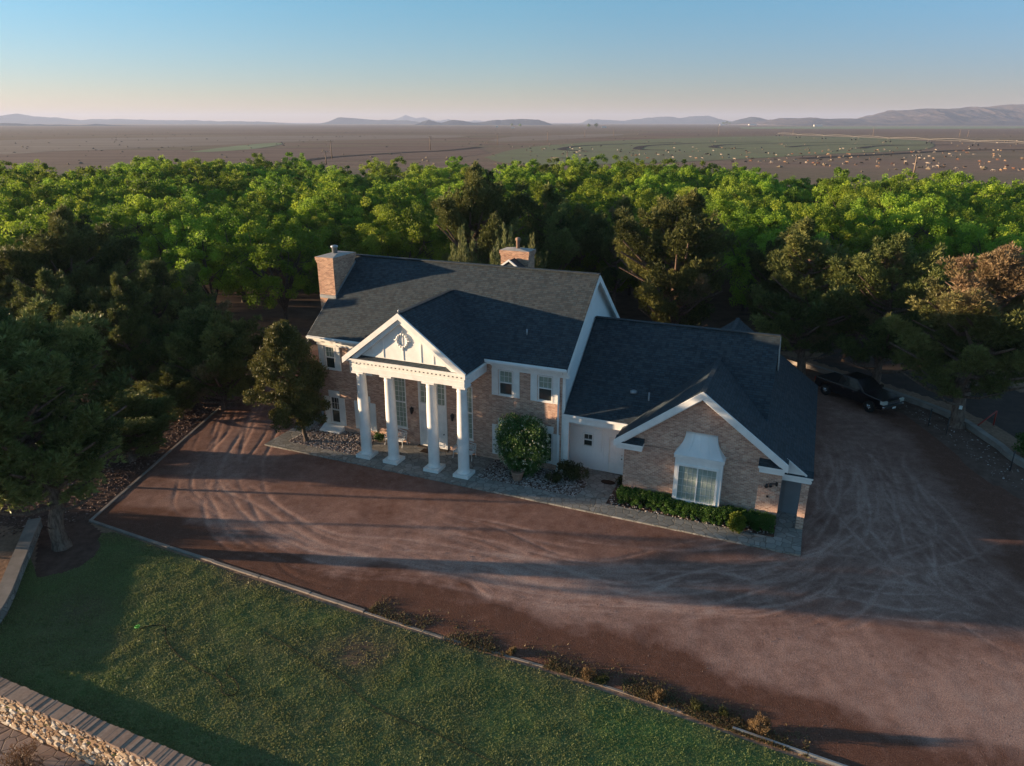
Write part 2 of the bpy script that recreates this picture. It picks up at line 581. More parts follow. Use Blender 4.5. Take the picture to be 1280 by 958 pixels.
# ------------------------------------------------------------------ sky, sun, camera, render
SUN_EL, SUN_AZ = math.radians(5.1), math.radians(175.5)      # the sun stands far to the left of the view
w = bpy.data.worlds.new('World')
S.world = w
w.use_nodes = True
nt = w.node_tree
nt.nodes.clear()
wo = nt.nodes.new('ShaderNodeOutputWorld')
bg = nt.nodes.new('ShaderNodeBackground')
sky = nt.nodes.new('ShaderNodeTexSky')
sky.sky_type = 'NISHITA'
sky.sun_disc = False
sky.sun_elevation = SUN_EL
sky.sun_rotation = math.radians(90) - SUN_AZ
sky.altitude = 1200
sky.air_density = 1.0
sky.dust_density = 0.3
sky.ozone_density = 2.0
bg.inputs['Strength'].default_value = .10
# the clear desert dawn: bluer overhead, rose grey along the horizon
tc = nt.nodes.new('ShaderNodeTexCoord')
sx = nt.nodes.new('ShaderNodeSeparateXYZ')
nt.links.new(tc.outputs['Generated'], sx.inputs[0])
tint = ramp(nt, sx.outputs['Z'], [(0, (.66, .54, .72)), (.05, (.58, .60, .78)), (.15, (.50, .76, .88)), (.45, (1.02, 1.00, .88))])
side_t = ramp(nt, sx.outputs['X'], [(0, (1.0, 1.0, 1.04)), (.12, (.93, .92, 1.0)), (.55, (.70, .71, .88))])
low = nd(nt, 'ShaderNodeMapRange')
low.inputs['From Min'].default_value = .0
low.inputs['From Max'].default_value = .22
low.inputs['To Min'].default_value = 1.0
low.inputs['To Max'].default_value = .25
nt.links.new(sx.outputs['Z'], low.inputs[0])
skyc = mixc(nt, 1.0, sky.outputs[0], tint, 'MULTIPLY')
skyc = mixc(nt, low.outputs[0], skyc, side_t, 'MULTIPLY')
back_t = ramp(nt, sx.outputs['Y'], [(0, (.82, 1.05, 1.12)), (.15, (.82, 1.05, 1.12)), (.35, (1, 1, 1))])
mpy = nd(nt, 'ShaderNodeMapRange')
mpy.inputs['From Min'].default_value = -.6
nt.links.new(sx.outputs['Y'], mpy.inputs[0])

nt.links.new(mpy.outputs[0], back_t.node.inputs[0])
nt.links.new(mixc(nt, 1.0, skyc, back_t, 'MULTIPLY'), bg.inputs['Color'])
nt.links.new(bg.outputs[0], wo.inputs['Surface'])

sl = bpy.data.lights.new('sun', 'SUN')
sl.energy = 5.0
sl.angle = math.radians(.5)
sl.color = (1.0, .73, .46)
so = bpy.data.objects.new('sun', sl)
COL.objects.link(so)
sd = Vector((math.cos(SUN_AZ) * math.cos(SUN_EL), math.sin(SUN_AZ) * math.cos(SUN_EL), math.sin(SUN_EL)))
so.rotation_euler = sd.to_track_quat('Z', 'Y').to_euler()
so.location = (-60, 20, 40)

cd = bpy.data.cameras.new('camera')
cd.sensor_width = 36
cd.lens = 36 * FPX / 1280
cd.clip_end = 60000
cd.clip_start = .1
co = bpy.data.objects.new('camera', cd)
COL.objects.link(co)
co.location = (0, 0, CAM_H)
co.rotation_euler = (math.pi / 2 - PITCH, 0, 0)
S.camera = co

S.view_settings.view_transform = 'Standard'
S.view_settings.look = 'None'
S.view_settings.gamma = 1
S.view_settings.exposure = 1.6
S.render.engine = 'CYCLES'
S.cycles.use_denoising = True
S.cycles.max_bounces = 6
S.cycles.diffuse_bounces = 3
S.cycles.transmission_bounces = 3
S.cycles.volume_bounces = 1
S.cycles.use_adaptive_sampling = True
S.cycles.adaptive_threshold = .008

# ================================================================== GROUND
# stone wall line (retaining wall, bottom left) and the lower terrace beyond it
SW_0, SW_B = G(-60, 831, .42) * [1, 1, 0], G(400, 1029.5, .42) * [1, 1, 0]
sw_d = (SW_B - SW_0) / np.linalg.norm(SW_B - SW_0)
SW_A = SW_0 - sw_d * 7
sw_n = np.array([sw_d[1], -sw_d[0], 0])                 # away from the lawn
if sw_n[1] > 0: sw_n = -sw_n
LOW_Z = -1.15
SW_L = float(np.linalg.norm(SW_B - SW_A))
CW = .55                                                # coping width
T0, T1 = SW_A - sw_d * 5 + sw_n * (CW * .2), SW_B + sw_n * (CW * .2)
hole = [T0, T1, T1 + sw_n * 9, T0 + sw_n * 9]

import bmesh
def ground_with_hole():
    bm = bmesh.new()
    R = 16000
    outer = [bm.verts.new(p) for p in ((-R, -2500, 0), (R, -2500, 0), (R, 24000, 0), (-R, 24000, 0))]
    inner = [bm.verts.new((p[0], p[1], 0)) for p in hole]
    ed = [bm.edges.new((outer[i], outer[(i + 1) % 4])) for i in range(4)]
    ed += [bm.edges.new((inner[i], inner[(i + 1) % 4])) for i in range(4)]
    bmesh.ops.triangle_fill(bm, edges=ed, use_beauty=True, normal=(0, 0, 1))
    # sloping banks and floor of the lower terrace
    low = [bm.verts.new((p[0], p[1], LOW_Z)) for p in (T0, T1, T1 + sw_n * 7, T0 + sw_n * 7)]
    bm.faces.new(low)
    for i in range(4):
        bm.faces.new((inner[i], inner[(i + 1) % 4], low[(i + 1) % 4], low[i]))
    bmesh.ops.recalc_face_normals(bm, faces=bm.faces)
    me = bpy.data.meshes.new('ground')
    bm.to_mesh(me)
    bm.free()
    return me
ground = tag(link_mesh('ground', ground_with_hole(), M['terrain']), kind='structure')

def sheet(name, poly, mat, z, cell, relief=None, mixf=None, dip=.25, zmin=-.08, kind='structure', bbox=None):
    """a gently dished sheet: inside the outline it lies z above the ground, outside it sinks under it"""
    P = np.array(poly, float)[:, :2]
    lo, hi = P.min(0) - 1.0, P.max(0) + 1.0
    nx, ny = int((hi[0] - lo[0]) / cell) + 2, int((hi[1] - lo[1]) / cell) + 2
    xs, ys = np.linspace(lo[0], hi[0], nx), np.linspace(lo[1], hi[1], ny)
    X, Y = np.meshgrid(xs, ys, indexing='ij')
    sd_ = sdist(X, Y, P)
    Z = np.clip(sd_ * dip, zmin, z)
    if relief is not None:
        Z = Z + np.where(sd_ > .15, relief(X, Y), 0)
    idx = np.arange(nx * ny).reshape(nx, ny)
    F = np.stack([idx[:-1, :-1], idx[1:, :-1], idx[1:, 1:], idx[:-1, 1:]], -1).reshape(-1, 4)
    keep = (sd_[:-1, :-1] > -.6).reshape(-1)
    F = F[keep]
    used = np.unique(F)
    mp = np.full(nx * ny, -1)
    mp[used] = np.arange(len(used))
    V = np.stack([X, Y, Z], -1).reshape(-1, 3)[used]
    at = {}
    if mixf is not None:
        at['mix'] = ('POINT', np.clip(mixf(X, Y), 0, 1).reshape(-1)[used])
    me = np_mesh(name, V, mp[F], at, smooth=True)
    return tag(link_mesh(name, me, mat), kind=kind)

# ---- driveway
KA, KB, KC = G(330, 462)[:2], G(113, 652)[:2], G(455, 765)[:2]
KD, KE = G(915, 912)[:2], G(1010, 945)[:2]
kdir = (KE - KD) / np.linalg.norm(KE - KD)
KF = KE + kdir * 14
RW = [G(1005, 459)[:2], G(1170, 515)[:2], G(1240, 556)[:2], G(1290, 590)[:2]]   # low wall on the right
drive_poly = [KA, KB, KC, G(680, 832)[:2], KD, KE, KF, KF + [14, 6], [33.5, 30], RW[3] - [.6, 0], RW[2] - [.6, 0], RW[1] - [.7, 0], RW[0] - [.5, .2], [20, 57.5], [-6, 64], [-19.5, 58]]

trk = []
def trackset(a, b, n, wmin, wmax, smin, smax, seed):
    r = np.random.default_rng(seed)
    A, B = np.array([G(*p)[:2] for p in a]), np.array([G(*p)[:2] for p in b])
    for k in range(n):
        t = (k + r.random()) / n
        p = A * (1 - t) + B * t + r.normal(0, .5, A.shape)
        sp_ = spline(p)
        w0_, s0_ = r.uniform(wmin, wmax), r.uniform(smin, smax)
        trk.append((sp_, w0_, s0_))
        if k % 2 == 0:
            dd = np.gradient(sp_, axis=0)
            dd = dd / np.maximum(np.linalg.norm(dd, axis=1, keepdims=True), 1e-6)
            trk.append((sp_ + np.stack([-dd[:, 1], dd[:, 0]], -1) * 1.65, w0_, s0_ * .9))
trackset([(300, 470), (262, 530), (233, 600), (236, 640), (275, 685), (380, 722), (500, 735), (640, 762), (800, 790)],
         [(345, 490), (300, 560), (290, 600), (320, 640), (400, 685), (480, 706), (580, 715), (720, 735), (860, 755)], 10, .05, .15, .2, .7, 3)
trackset([(450, 720), (560, 735), (640, 752), (760, 768), (900, 770), (1010, 752), (1080, 700), (1098, 640), (1060, 560)],
         [(480, 640), (600, 668), (700, 700), (800, 712), (900, 706), (980, 690), (1030, 650), (1045, 590), (1035, 540)], 15, .05, .16, .3, 1.0, 5)
trackset([(1030, 545), (1040, 590), (1055, 640), (1080, 690), (1130, 740), (1200, 790), (1290, 830)],
         [(1085, 545), (1110, 590), (1150, 640), (1190, 690), (1230, 730), (1275, 770), (1330, 810)], 17, .06, .17, .3, .9, 9)
trackset([(860, 770), (960, 745), (1040, 705), (1100, 660), (1150, 620)],
         [(1010, 800), (1070, 770), (1130, 735), (1190, 700), (1260, 660)], 9, .05, .15, .3, .8, 12)
trackset([(700, 735), (820, 738), (930, 728), (1020, 716), (1110, 712), (1220, 730), (1330, 770)],
         [(720, 775), (840, 782), (950, 775), (1040, 762), (1130, 766), (1230, 785), (1340, 820)], 9, .05, .15, .3, .8, 14)

mid_road = spline([G(*p)[:2] for p in [(300, 560), (275, 615), (330, 665), (470, 690), (650, 725), (830, 775), (1010, 840), (1250, 900), (1400, 930)]])
fan_road = spline([G(*p)[:2] for p in [(1050, 520), (1080, 600), (1110, 680), (1180, 770), (1280, 850)]])
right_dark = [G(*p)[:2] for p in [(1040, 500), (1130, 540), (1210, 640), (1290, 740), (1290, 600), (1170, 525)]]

def drive_fields(X, Y):
    d1, d2 = seg_dist(X, Y, mid_road), seg_dist(X, Y, fan_road)
    n = fbm(X * .45, Y * .45, 21, 4)
    base = .26 * np.exp(-(d1 / 3.4) ** 2) + .14 * np.exp(-(d2 / 3.6) ** 2) + .22 + (n - .5) * .3 + (fbm(X * 1.6, Y * 1.6, 23, 3) - .5) * .25
    south = np.clip((X - 2) / 12, 0, 1) * np.clip((25 - Y - .25 * X) / 6, 0, 1)
    base += .22 * south
    ek = np.minimum(seg_dist(X, Y, [KC, G(680, 832)[:2], KD, KE, KF]), seg_dist(X, Y, [KB, KC]) + .6)
    ekn = ek + 3.2 * (fbm(X * .5, Y * .5, 5, 4) - .5)
    base -= .55 * np.clip((3.1 - ekn) / .9, 0, 1)
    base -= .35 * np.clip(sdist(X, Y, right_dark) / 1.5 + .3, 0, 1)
    rut = np.zeros_like(X)
    col = np.zeros_like(X)
    for p, wd, st in trk:
        d = seg_dist(X, Y, p)
        fade = np.clip(np.minimum(np.hypot(X - p[0][0], Y - p[0][1]), np.hypot(X - p[-1][0], Y - p[-1][1])) / 4.5 - .1, 0, 1)
        brk = fade * np.clip(vnoise(X * .5 + wd * 90, Y * .5, 31) * 2.2 - .35, 0, 1)
        col = np.maximum(col, st * np.exp(-(d / wd) ** 2) * brk * (.55 + .9 * vnoise(X * 3.1, Y * 3.1, 33)))
        rut = np.maximum(rut, np.exp(-(d / (wd * .9)) ** 2) * brk)
    return base, col, rut
_cache = {}
def df(X, Y):
    k = X.shape
    if k not in _cache: _cache[k] = drive_fields(X, Y)
    return _cache[k]
def drive_mix(X, Y):
    b, c, r = df(X, Y)
    return b + c * .5
def drive_relief(X, Y):
    b, c, r = df(X, Y)
    return -.022 * r + .016 * (fbm(X * 1.3, Y * 1.3, 41, 4) - .5) + .02 * (fbm(X * .22, Y * .22, 44, 2) - .5)
sheet('driveway', drive_poly, M['dirt'], .035, .095, drive_relief, drive_mix)

# ---- lawn
lw_in = [SW_0 + sw_n * (-CW * .5), SW_B + sw_n * (-CW * .5)]
LWL = [G(44, 668)[:2], G(0, 768)[:2], lw_in[0][:2]]       # low wall on the left
lawn_poly = [G(126, 667)[:2], G(142, 665)[:2], KC + [-.05, -.25], G(680, 834)[:2] + [0, -.2], KD + [-.1, -.22], KE + [-.1, -.22], KF + [0, -.3],
             KF + [-2, -6], lw_in[1][:2], lw_in[0][:2], LWL[1] + [.3, 0], LWL[0] + [.7, -1.6], G(48, 722)[:2], G(78, 716)[:2], G(100, 708)[:2], G(116, 697)[:2], G(124, 684)[:2], G(121, 674)[:2]]
def lawn_relief(X, Y):
    return .035 * (fbm(X * 1.5, Y * 1.5, 61, 4) - .5)
def lawn_mix(X, Y):
    n = fbm(X * .55, Y * .55, 71, 4)
    br = np.exp(-((X - G(450, 822)[0]) ** 2 + (Y - G(450, 822)[1]) ** 2) / 2.2) + .7 * np.exp(-((X - G(95, 765)[0]) ** 2 + (Y - G(95, 765)[1]) ** 2) / 2.5) \
        + .7 * np.exp(-((X - G(300, 725)[0]) ** 2 + (Y - G(300, 725)[1]) ** 2) / 1.5)
    rich = np.clip((X + 3) / 9, 0, 1) * .28
    edge = .35 * np.clip(1 - seg_dist(X, Y, [KB, KC, KD, KE]) / 1.0, 0, 1)
    return .55 + rich + (n - .5) * .45 - .45 * br - edge
sheet('lawn', lawn_poly, M['lawn_soil'], .03, .15, lawn_relief, lawn_mix)

def grass():
    P = np.array(lawn_poly)[:, :2]
    lo, hi = P.min(0), P.max(0)
    hi[1] = min(hi[1], 31.5)
    n = 620000
    X, Y = rng.uniform(lo[0], hi[0], n), rng.uniform(lo[1], hi[1], n)
    Y = np.maximum(Y, 12.5)
    mx = lawn_mix(X, Y)
    ok = (sdist(X, Y, P) > .04 + .35 * rng.random(n) ** 3) & (rng.random(n) < np.clip(mx * 2.2 + .1, .15, 1))
    X, Y, mx = X[ok], Y[ok], mx[ok]
    n = len(X)
    cl = fbm(X * 1.9, Y * 1.9, 83, 3)
    h = .026 + .028 * np.clip((cl - .32) * 2.2, 0, 1) * (1.15 - .55 * np.clip((X + 2) / 8, 0, 1)) + rng.random(n) * .016
    a = rng.uniform(0, 2 * np.pi, n)
    wd = rng.uniform(.016, .034, n)
    ln = rng.normal(0, .035, (n, 2))
    z = .03 + lawn_relief(X, Y) - .01
    v = np.zeros((n, 3, 3))
    v[:, 0] = np.stack([X - wd * np.cos(a), Y - wd * np.sin(a), z], -1)
    v[:, 1] = np.stack([X + wd * np.cos(a), Y + wd * np.sin(a), z], -1)
    v[:, 2] = np.stack([X + ln[:, 0], Y + ln[:, 1], z + h], -1)
    t = np.clip(mx * .9 + rng.normal(0, .07, n), 0, 1)
    me = np_mesh('grass', v.reshape(-1, 3), np.arange(3 * n).reshape(n, 3), {'tint': ('FACE', t)})
    return tag(link_mesh('grass', me, M['grass']), kind='stuff')
grass()

sheet('orchard_floor', [(-150, 170), (-60, 46), (-40, 47), (-21.5, 50), (-19, 59), (-6, 65), (20, 58.5), (27, 58), (40, 53), (48, 40), (75, 40), (160, 150), (120, 172)], M['orchard_soil'], .008, 2.0, dip=.02, zmin=-.05)
# ---- bed of leaf litter on the left, dark gravel verge and grey road on the right
sheet('litter_bed', [KB + [-.15, .1], KA + [-.12, 0], KA + [-1.5, 5], [-38, 54], [-45, 40], [-40, 33], [-33, 28.5], G(0, 660)[:2] - [3, -1], LWL[0] + [0, .2], G(40, 730)[:2], G(80, 724)[:2], G(112, 708)[:2], G(130, 690)[:2], G(132, 668)[:2]], M['mulch'], .012, .22)
sheet('verge', [RW[0] + [-1.2, -1.2], RW[1] - [2.6, .8], RW[2] - [3.2, 0], RW[3] - [3.6, 1], [28.5, 26], [34, 27], RW[3], RW[2], RW[1], RW[0]], M['asphaltish'], .05, .4)
sheet('side_road', [RW[0] + [1.2, 1.5], RW[1] + [2.0, .8], RW[2] + [2.2, 0], RW[3] + [2.6, 0], [34, 24], [42, 24], [41, 42], [36, 52], [28, 60]], M['grey_road'], .012, .5)

def stones(name, X, Y, z, smin, smax, mat, kind='stuff'):
    """loose irregular stones: squashed octahedra"""
    n = len(X)
    base = np.array([[1, 0, 0], [0, 1, 0], [-1, 0, 0], [0, -1, 0], [0, 0, 1], [0, 0, -.6]], float)
    fc = np.array([[0, 1, 4], [1, 2, 4], [2, 3, 4], [3, 0, 4], [1, 0, 5], [2, 1, 5], [3, 2, 5], [0, 3, 5]])
    s = rng.uniform(smin, smax, (n, 1, 1)) * rng.uniform(.6, 1.25, (n, 1, 3))
    s[:, :, 2] *= .6
    v = base[None] * s * rng.uniform(.75, 1.2, (n, 6, 1))
    a = rng.uniform(0, 2 * np.pi, n)
    c, sn = np.cos(a)[:, None], np.sin(a)[:, None]
    x = v[:, :, 0] * c - v[:, :, 1] * sn + X[:, None]
    y = v[:, :, 0] * sn + v[:, :, 1] * c + Y[:, None]
    zz = v[:, :, 2] + (z if np.isscalar(z) else np.asarray(z)[:, None])
    F = (fc[None] + np.arange(n)[:, None, None] * 6).reshape(-1, 3)
    t = np.repeat(rng.random(n), 8)
    me = np_mesh(name, np.stack([x, y, zz], -1).reshape(-1, 3), F, {'tint': ('FACE', t)})
    return tag(link_mesh(name, me, mat), kind=kind)

def scatter_poly(poly, n):
    P = np.array(poly, float)[:, :2]
    lo, hi = P.min(0), P.max(0)
    X, Y = rng.uniform(lo[0], hi[0], n), rng.uniform(lo[1], hi[1], n)
    k = inside(X, Y, P)
    return X[k], Y[k]
X, Y = scatter_poly([KB + [-.2, .2], KA + [-.2, -1], KA + [-5, 2], [-33, 48], [-30, 28], G(60, 664)[:2]], 16000)
stones('leaf_litter', X, Y, .03, .025, .085, M['litter'])
X, Y = scatter_poly([RW[0] + [-.8, -1], RW[1] - [2.0, .8], RW[2] - [2.6, 0], RW[3] - [2.8, 1], [30, 28], [33, 29], RW[3] - [.2, 0], RW[2] - [.25, 0], RW[1] - [.3, 0]], 2600)
stones('verge_stones', X, Y, .06, .02, .075, M['stones'])
X, Y = scatter_poly(drive_poly, 12000)
kk = fbm(X * .5, Y * .5, 91, 3) > .45
X, Y = X[kk], Y[kk]
stones('gravel', X, Y, .035, .012, .032, M['litter'])

# ---- kerbs
def kerb(pts, wd, h, mat, z0=-.05, jit=.0):
    b = MB()
    P = [np.array([p[0], p[1], 0.0]) for p in pts]
    for a, c in zip(P[:-1], P[1:]):
        d = c - a
        L = np.linalg.norm(d)
        d /= L
        nn = np.array([-d[1], d[0], 0]) * wd / 2
        k = max(1, int(L / 2.4))
        for i in range(k):
            p, q = a + d * (L * i / k + .012), a + d * (L * (i + 1) / k - .012)
            j0, j1 = (np.array([random.gauss(0, jit), random.gauss(0, jit), random.gauss(0, jit * .5)]) for _ in range(2))
            z, t = np.array([0, 0, z0]), np.array([0, 0, h])
            b.hexa([p - nn + z + j0, q - nn + z + j1, q + nn + z + j1, p + nn + z + j0, p - nn + t + j0, q - nn + t + j1, q + nn + t + j1, p + nn + t + j0])
    return b
tag(kerb([KA, KB, KC], .14, .07, M['concrete'], jit=.008).build('kerb', M['concrete']), kind='structure')
tag(kerb([KC + [.06, -.03], G(560, 800)[:2], G(680, 834)[:2], G(810, 876)[:2], KD], .09, .03, M['concrete'], jit=.012).build('lawn_edging', M['concrete']), kind='structure')
tag(kerb([KD, KE, KF], .07, .11, M['lead'], jit=.01).build('metal_edging', M['lead']), kind='structure')

# ---- stone retaining wall
root = tag(empty('stone_wall', (SW_A + SW_B) / 2), 'rubble stone retaining wall with flat brick coping at the lower lawn edge', 'wall')
org = (SW_A + SW_B) / 2
LWN = .42                                              # coping top above the lawn
b = MB(org)
def swp(t, o, z): return SW_A + sw_d * t + sw_n * o + np.array([0, 0, z])
b.hexa([swp(0, -CW * .42, LOW_Z - .2), swp(SW_L, -CW * .42, LOW_Z - .2), swp(SW_L, CW * .36, LOW_Z - .2), swp(0, CW * .36, LOW_Z - .2),
        swp(0, -CW * .42, LWN - .09), swp(SW_L, -CW * .42, LWN - .09), swp(SW_L, CW * .36, LWN - .09), swp(0, CW * .36, LWN - .09)])
b.build('wall_core', M['terracotta'], root)
def rubble_face():
    vs, fs, tt = [], [], []
    r = random.Random(5)
    z = LOW_Z + .02
    while z < LWN - .13:
        hh = r.choice((.06, .09, .12, .16, .21))
        t = r.uniform(-.1, 0)
        while t < SW_L:
            ww = hh * r.uniform(.9, 2.6) + .03
            zc, tc = z + hh / 2 + r.uniform(-.03, .03), t + ww / 2
            ring = []
            nn = 7
            ph = r.random()
            for k in range(nn):
                q = 2 * math.pi * (k + ph) / nn
                ring.append((tc + ww * .52 * math.cos(q) * r.uniform(.8, 1.12), zc + hh * .56 * math.sin(q) * r.uniform(.8, 1.15)))
            dep = r.uniform(.03, .10)
            i = len(vs)
            for (a_, z_) in ring: vs.append(swp(a_, CW * .34, min(z_, LWN - .1)) - org)
            for (a_, z_) in ring: vs.append(swp(tc + (a_ - tc) * .72, CW * .36 + dep * r.uniform(.75, 1.1), min(zc + (z_ - zc) * .72, LWN - .1)) - org)
            tn = r.random()
            for k in range(nn):
                k2 = (k + 1) % nn
                fs.append((i + k, i + k2, i + nn + k2)); fs.append((i + k, i + nn + k2, i + nn + k)); tt += [tn, tn]
            for k in range(1, nn - 1):
                fs.append((i + nn, i + nn + k, i + nn + k + 1)); tt.append(tn)
            t += ww * .95
        z += hh * .92
    me = np_mesh('rubble', np.array(vs), np.array(fs), {'tint': ('FACE', np.array(tt))})
    return link_mesh('stone_facing', me, M['rubble'], root)
rubble_face()
def coping_mesh():
    b = MB(org)
    r = random.Random(8)
    t = 0
    while t < SW_L:
        ww = r.choice((.10, .12, .14, .18))
        o0, o1 = -CW * .5 + r.uniform(-.02, .02), CW * .5 + r.uniform(-.03, .04)
        z1 = LWN + r.uniform(-.010, .010)
        b.hexa([swp(t + .002, o0, LWN - .1), swp(t + ww - .002, o0, LWN - .1), swp(t + ww - .002, o1, LWN - .1), swp(t + .002, o1, LWN - .1),
                swp(t + .002, o0, z1), swp(t + ww - .002, o0, z1), swp(t + ww - .002, o1, z1), swp(t + .002, o1, z1)])
        t += ww
    o = b.build('coping', M['coping'], root, merge=False)
    n = len(o.data.polygons)
    at = o.data.attributes.new('tint', 'FLOAT', 'FACE')
    at.data.foreach_set('value', np.repeat(rng.random(n // 6 + 1), 6)[:n].astype(np.float32))
coping_mesh()
for ch in root.children: pass

# flagstone path on the lower terrace and the dry shrub on it
b = MB()
b.face([swp(-1, CW * .45, LOW_Z + .02), swp(SW_L, CW * .45, LOW_Z + .02), swp(SW_L, 1.75, LOW_Z + .02), swp(-1, 1.75, LOW_Z + .02)][::-1])
o = b.build('flagstone_path', M['flag_pink'])
if o.data.polygons[0].normal.z < 0: o.data.flip_normals()
tag(o, kind='structure')

# ---- low wall on the left of the lawn, low wall along the right side road
def low_wall(name, pts, wd, h, label, mat, cap, face=None):
    P = [np.array([p[0], p[1], 0.0]) for p in pts]
    root = tag(empty(name, P[len(P) // 2]), label, 'wall')
    o = P[len(P) // 2]
    Q = [np.array([q[0], q[1], 0]) for q in spline([p[:2] for p in P], 6)] if len(P) > 2 else P
    for nm, w_, z0, z1, m in (('wall_body', wd, -.3, h - .07, mat), ('coping', wd + .06, h - .068, h, cap)):
        b = MB(o)
        L, R = [], []
        for i, p in enumerate(Q):
            d = Q[min(i + 1, len(Q) - 1)] - Q[max(i - 1, 0)]
            d /= np.linalg.norm(d)
            n = np.array([-d[1], d[0], 0]) * w_ / 2
            L.append(p + n); R.append(p - n)
        for i in range(len(Q) - 1):
            b.hexa([R[i] + (0, 0, z0), R[i + 1] + (0, 0, z0), L[i + 1] + (0, 0, z0), L[i] + (0, 0, z0),
                    R[i] + (0, 0, z1), R[i + 1] + (0, 0, z1), L[i + 1] + (0, 0, z1), L[i] + (0, 0, z1)])
        b.build(nm, m, root)
    return root
low_wall('garden_wall', [LWL[0] + [-.3, .6], LWL[0] * .5 + LWL[1] * .5, LWL[1], LWL[2] + [-.2, .2]], .5, .5, 'low pale stone garden wall beside the thick pine trunk', M['flag'], M['concrete'])
low_wall('kerb_wall', [RW[0] - [3, -2.5]] + RW + [RW[3] + [3, -8]], .34, .38, 'long low concrete wall curving behind the parked pickup', M['concrete'], M['concrete'])

# ================================================================== HOUSE
HO = (-13.5, 38.5, 0.0)
house = tag(empty('brick_house', HW(HO[0], HO[1]), -ANG),
            'two storey tan brick house with white columned portico, dark roofs and gabled side wing', 'house')
def hb(): return MB(HO)

def holed(b, axis, c, a0, a1, z0, z1, holes, depth, m=0):
    """a wall face at v=c (axis 'u') with rectangular openings and their reveals; holes (a0,a1,z0,z1)"""
    xs = sorted({a0, a1, *[h[0] for h in holes], *[h[1] for h in holes]})
    zs = sorted({z0, z1, *[h[2] for h in holes], *[h[3] for h in holes]})
    P = (lambda a, z, d=0: (a, c + d, z)) if axis == 'u' else (lambda a, z, d=0: (c - d, a, z))
    for x0, x1 in zip(xs[:-1], xs[1:]):
        for q0, q1 in zip(zs[:-1], zs[1:]):
            xm, zm = (x0 + x1) / 2, (q0 + q1) / 2
            if any(h[0] < xm < h[1] and h[2] < zm < h[3] for h in holes): continue
            b.face([P(x0, q0), P(x1, q0), P(x1, q1), P(x0, q1)], m)
    for h in holes:
        p, q, r, s_ = (h[0], h[2]), (h[1], h[2]), (h[1], h[3]), (h[0], h[3])
        for e0, e1 in ((p, q), (q, r), (r, s_), (s_, p)):
            b.face([P(*e1), P(*e0), P(*e0, depth), P(*e1, depth)], m)
    return b

VF = 34.24
UP = [(-26.6, .76), (-24.35, .76), (-14.77, .86), (-12.43, .86)]       # upper windows (centre, width)
LO = [(-26.54, .72), (-24.27, .72), (-14.77, .86), (-12.37, .86)]
holes = [(c - w_ / 2, c + w_ / 2, 4.2, 5.68) for c, w_ in UP] + [(c - w_ / 2, c + w_ / 2, .55, 2.36) for c, w_ in LO]
TALL = [(-22.15, -21.28, 1.07, 4.42), (-17.72, -16.85, 1.07, 4.42)]
DOOR = (-20.42, -18.55, .12, 4.46)
holes += TALL + [DOOR]
b = hb()
holed(b, 'u', VF, -27.45, -11.32, 0, 6.1, holes, .14)
b.face([(-27.45, 44, 0), (-27.45, VF, 0), (-27.45, VF, 6.1), (-27.45, 39.05, 10.3), (-27.45, 44, 6.1)])
b.face([(-11.4, 44, 0), (-27.45, 44, 0), (-27.45, 44, 6.1), (-11.4, 44, 6.1)])
b.build('wall', M['brick'], house)

# gable end of lap siding (right end of the main block) with corner boards
b = hb()
z = 0.0
def gv(zz):
    if zz <= 6.4: return VF + .02, 44.2
    t = (zz - 6.4) / (10.36 - 6.4)
    return max(VF + .02, 33.9 + t * (39.05 - 33.9)), 44.2 - t * (44.2 - 39.05)
while z < 10.2:
    z1 = min(z + .21, 10.28)
    a0, a1 = gv(z); c0, c1 = gv(z1)
    b.face([(-11.285, a0, z), (-11.285, a1, z), (-11.315, c1, z1), (-11.315, c0, z1)])
    b.face([(-11.315, a0, z), (-11.315, a1, z), (-11.285, a1, z), (-11.285, a0, z)])
    z = z1
b.build('gable_siding', M['siding'], house)
b = hb()
b.box((-11.42, VF - .035, 0), (-11.25, VF + .12, 5.8))
b.build('corner_board', M['white'], house)
b = hb()                                               # louvred vent high in the gable
b.box((-11.27, 38.75, 8.85), (-11.235, 39.3, 9.55))
for k in range(8):
    b.box((-11.235, 38.8, 8.9 + k * .078), (-11.21, 39.25, 8.945 + k * .078))
b.build('gable_vent', M['white'], house)

def slab(b, p, th=.14, m=0):
    """roof plane from 4 (or 3) top corners, thickness downward"""
    p = [np.array(q, float) for q in p]
    q = [c - (0, 0, th) for c in p]
    b.face(p, m); b.face(q[::-1], m)
    n = len(p)
    for i in range(n):
        b.face([q[i], q[(i + 1) % n], p[(i + 1) % n], p[i]], m)
    return b
def planked(name, planes, mat, parent, th=.14):
    b = hb()
    for p in planes: slab(b, p, th)
    o = b.build(name, mat, parent)
    for p_ in []: pass
    return o

E0, EZ, RV, RZ, EB = 33.62, 6.42, 39.05, 10.46, 44.48
roof = planked('roof', [[(-27.68, E0, EZ), (-10.98, E0, EZ), (-10.98, RV, RZ), (-27.68, RV, RZ)],
                        [(-27.68, RV, RZ), (-10.98, RV, RZ), (-10.98, EB, EZ), (-27.68, EB, EZ)]], M['shingle'], house)
b = hb()
b.box((-27.68, RV - .16, RZ - .03), (-10.98, RV + .16, RZ + .035))
b.build('ridge_cap', M['shingle'], roof)
for u, v, h_ in ((-13.9, 35.2, .3), (-24.0, 41.5, .4)):
    b = hb()
    zz = EZ + (v - E0) * (RZ - EZ) / (RV - E0) if v < RV else EZ + (EB - v) * (RZ - EZ) / (EB - RV)
    b.bar((u, v, zz - .1), (u, v, zz + h_), .05)
    b.build('vent_pipe', M['lead'], roof)
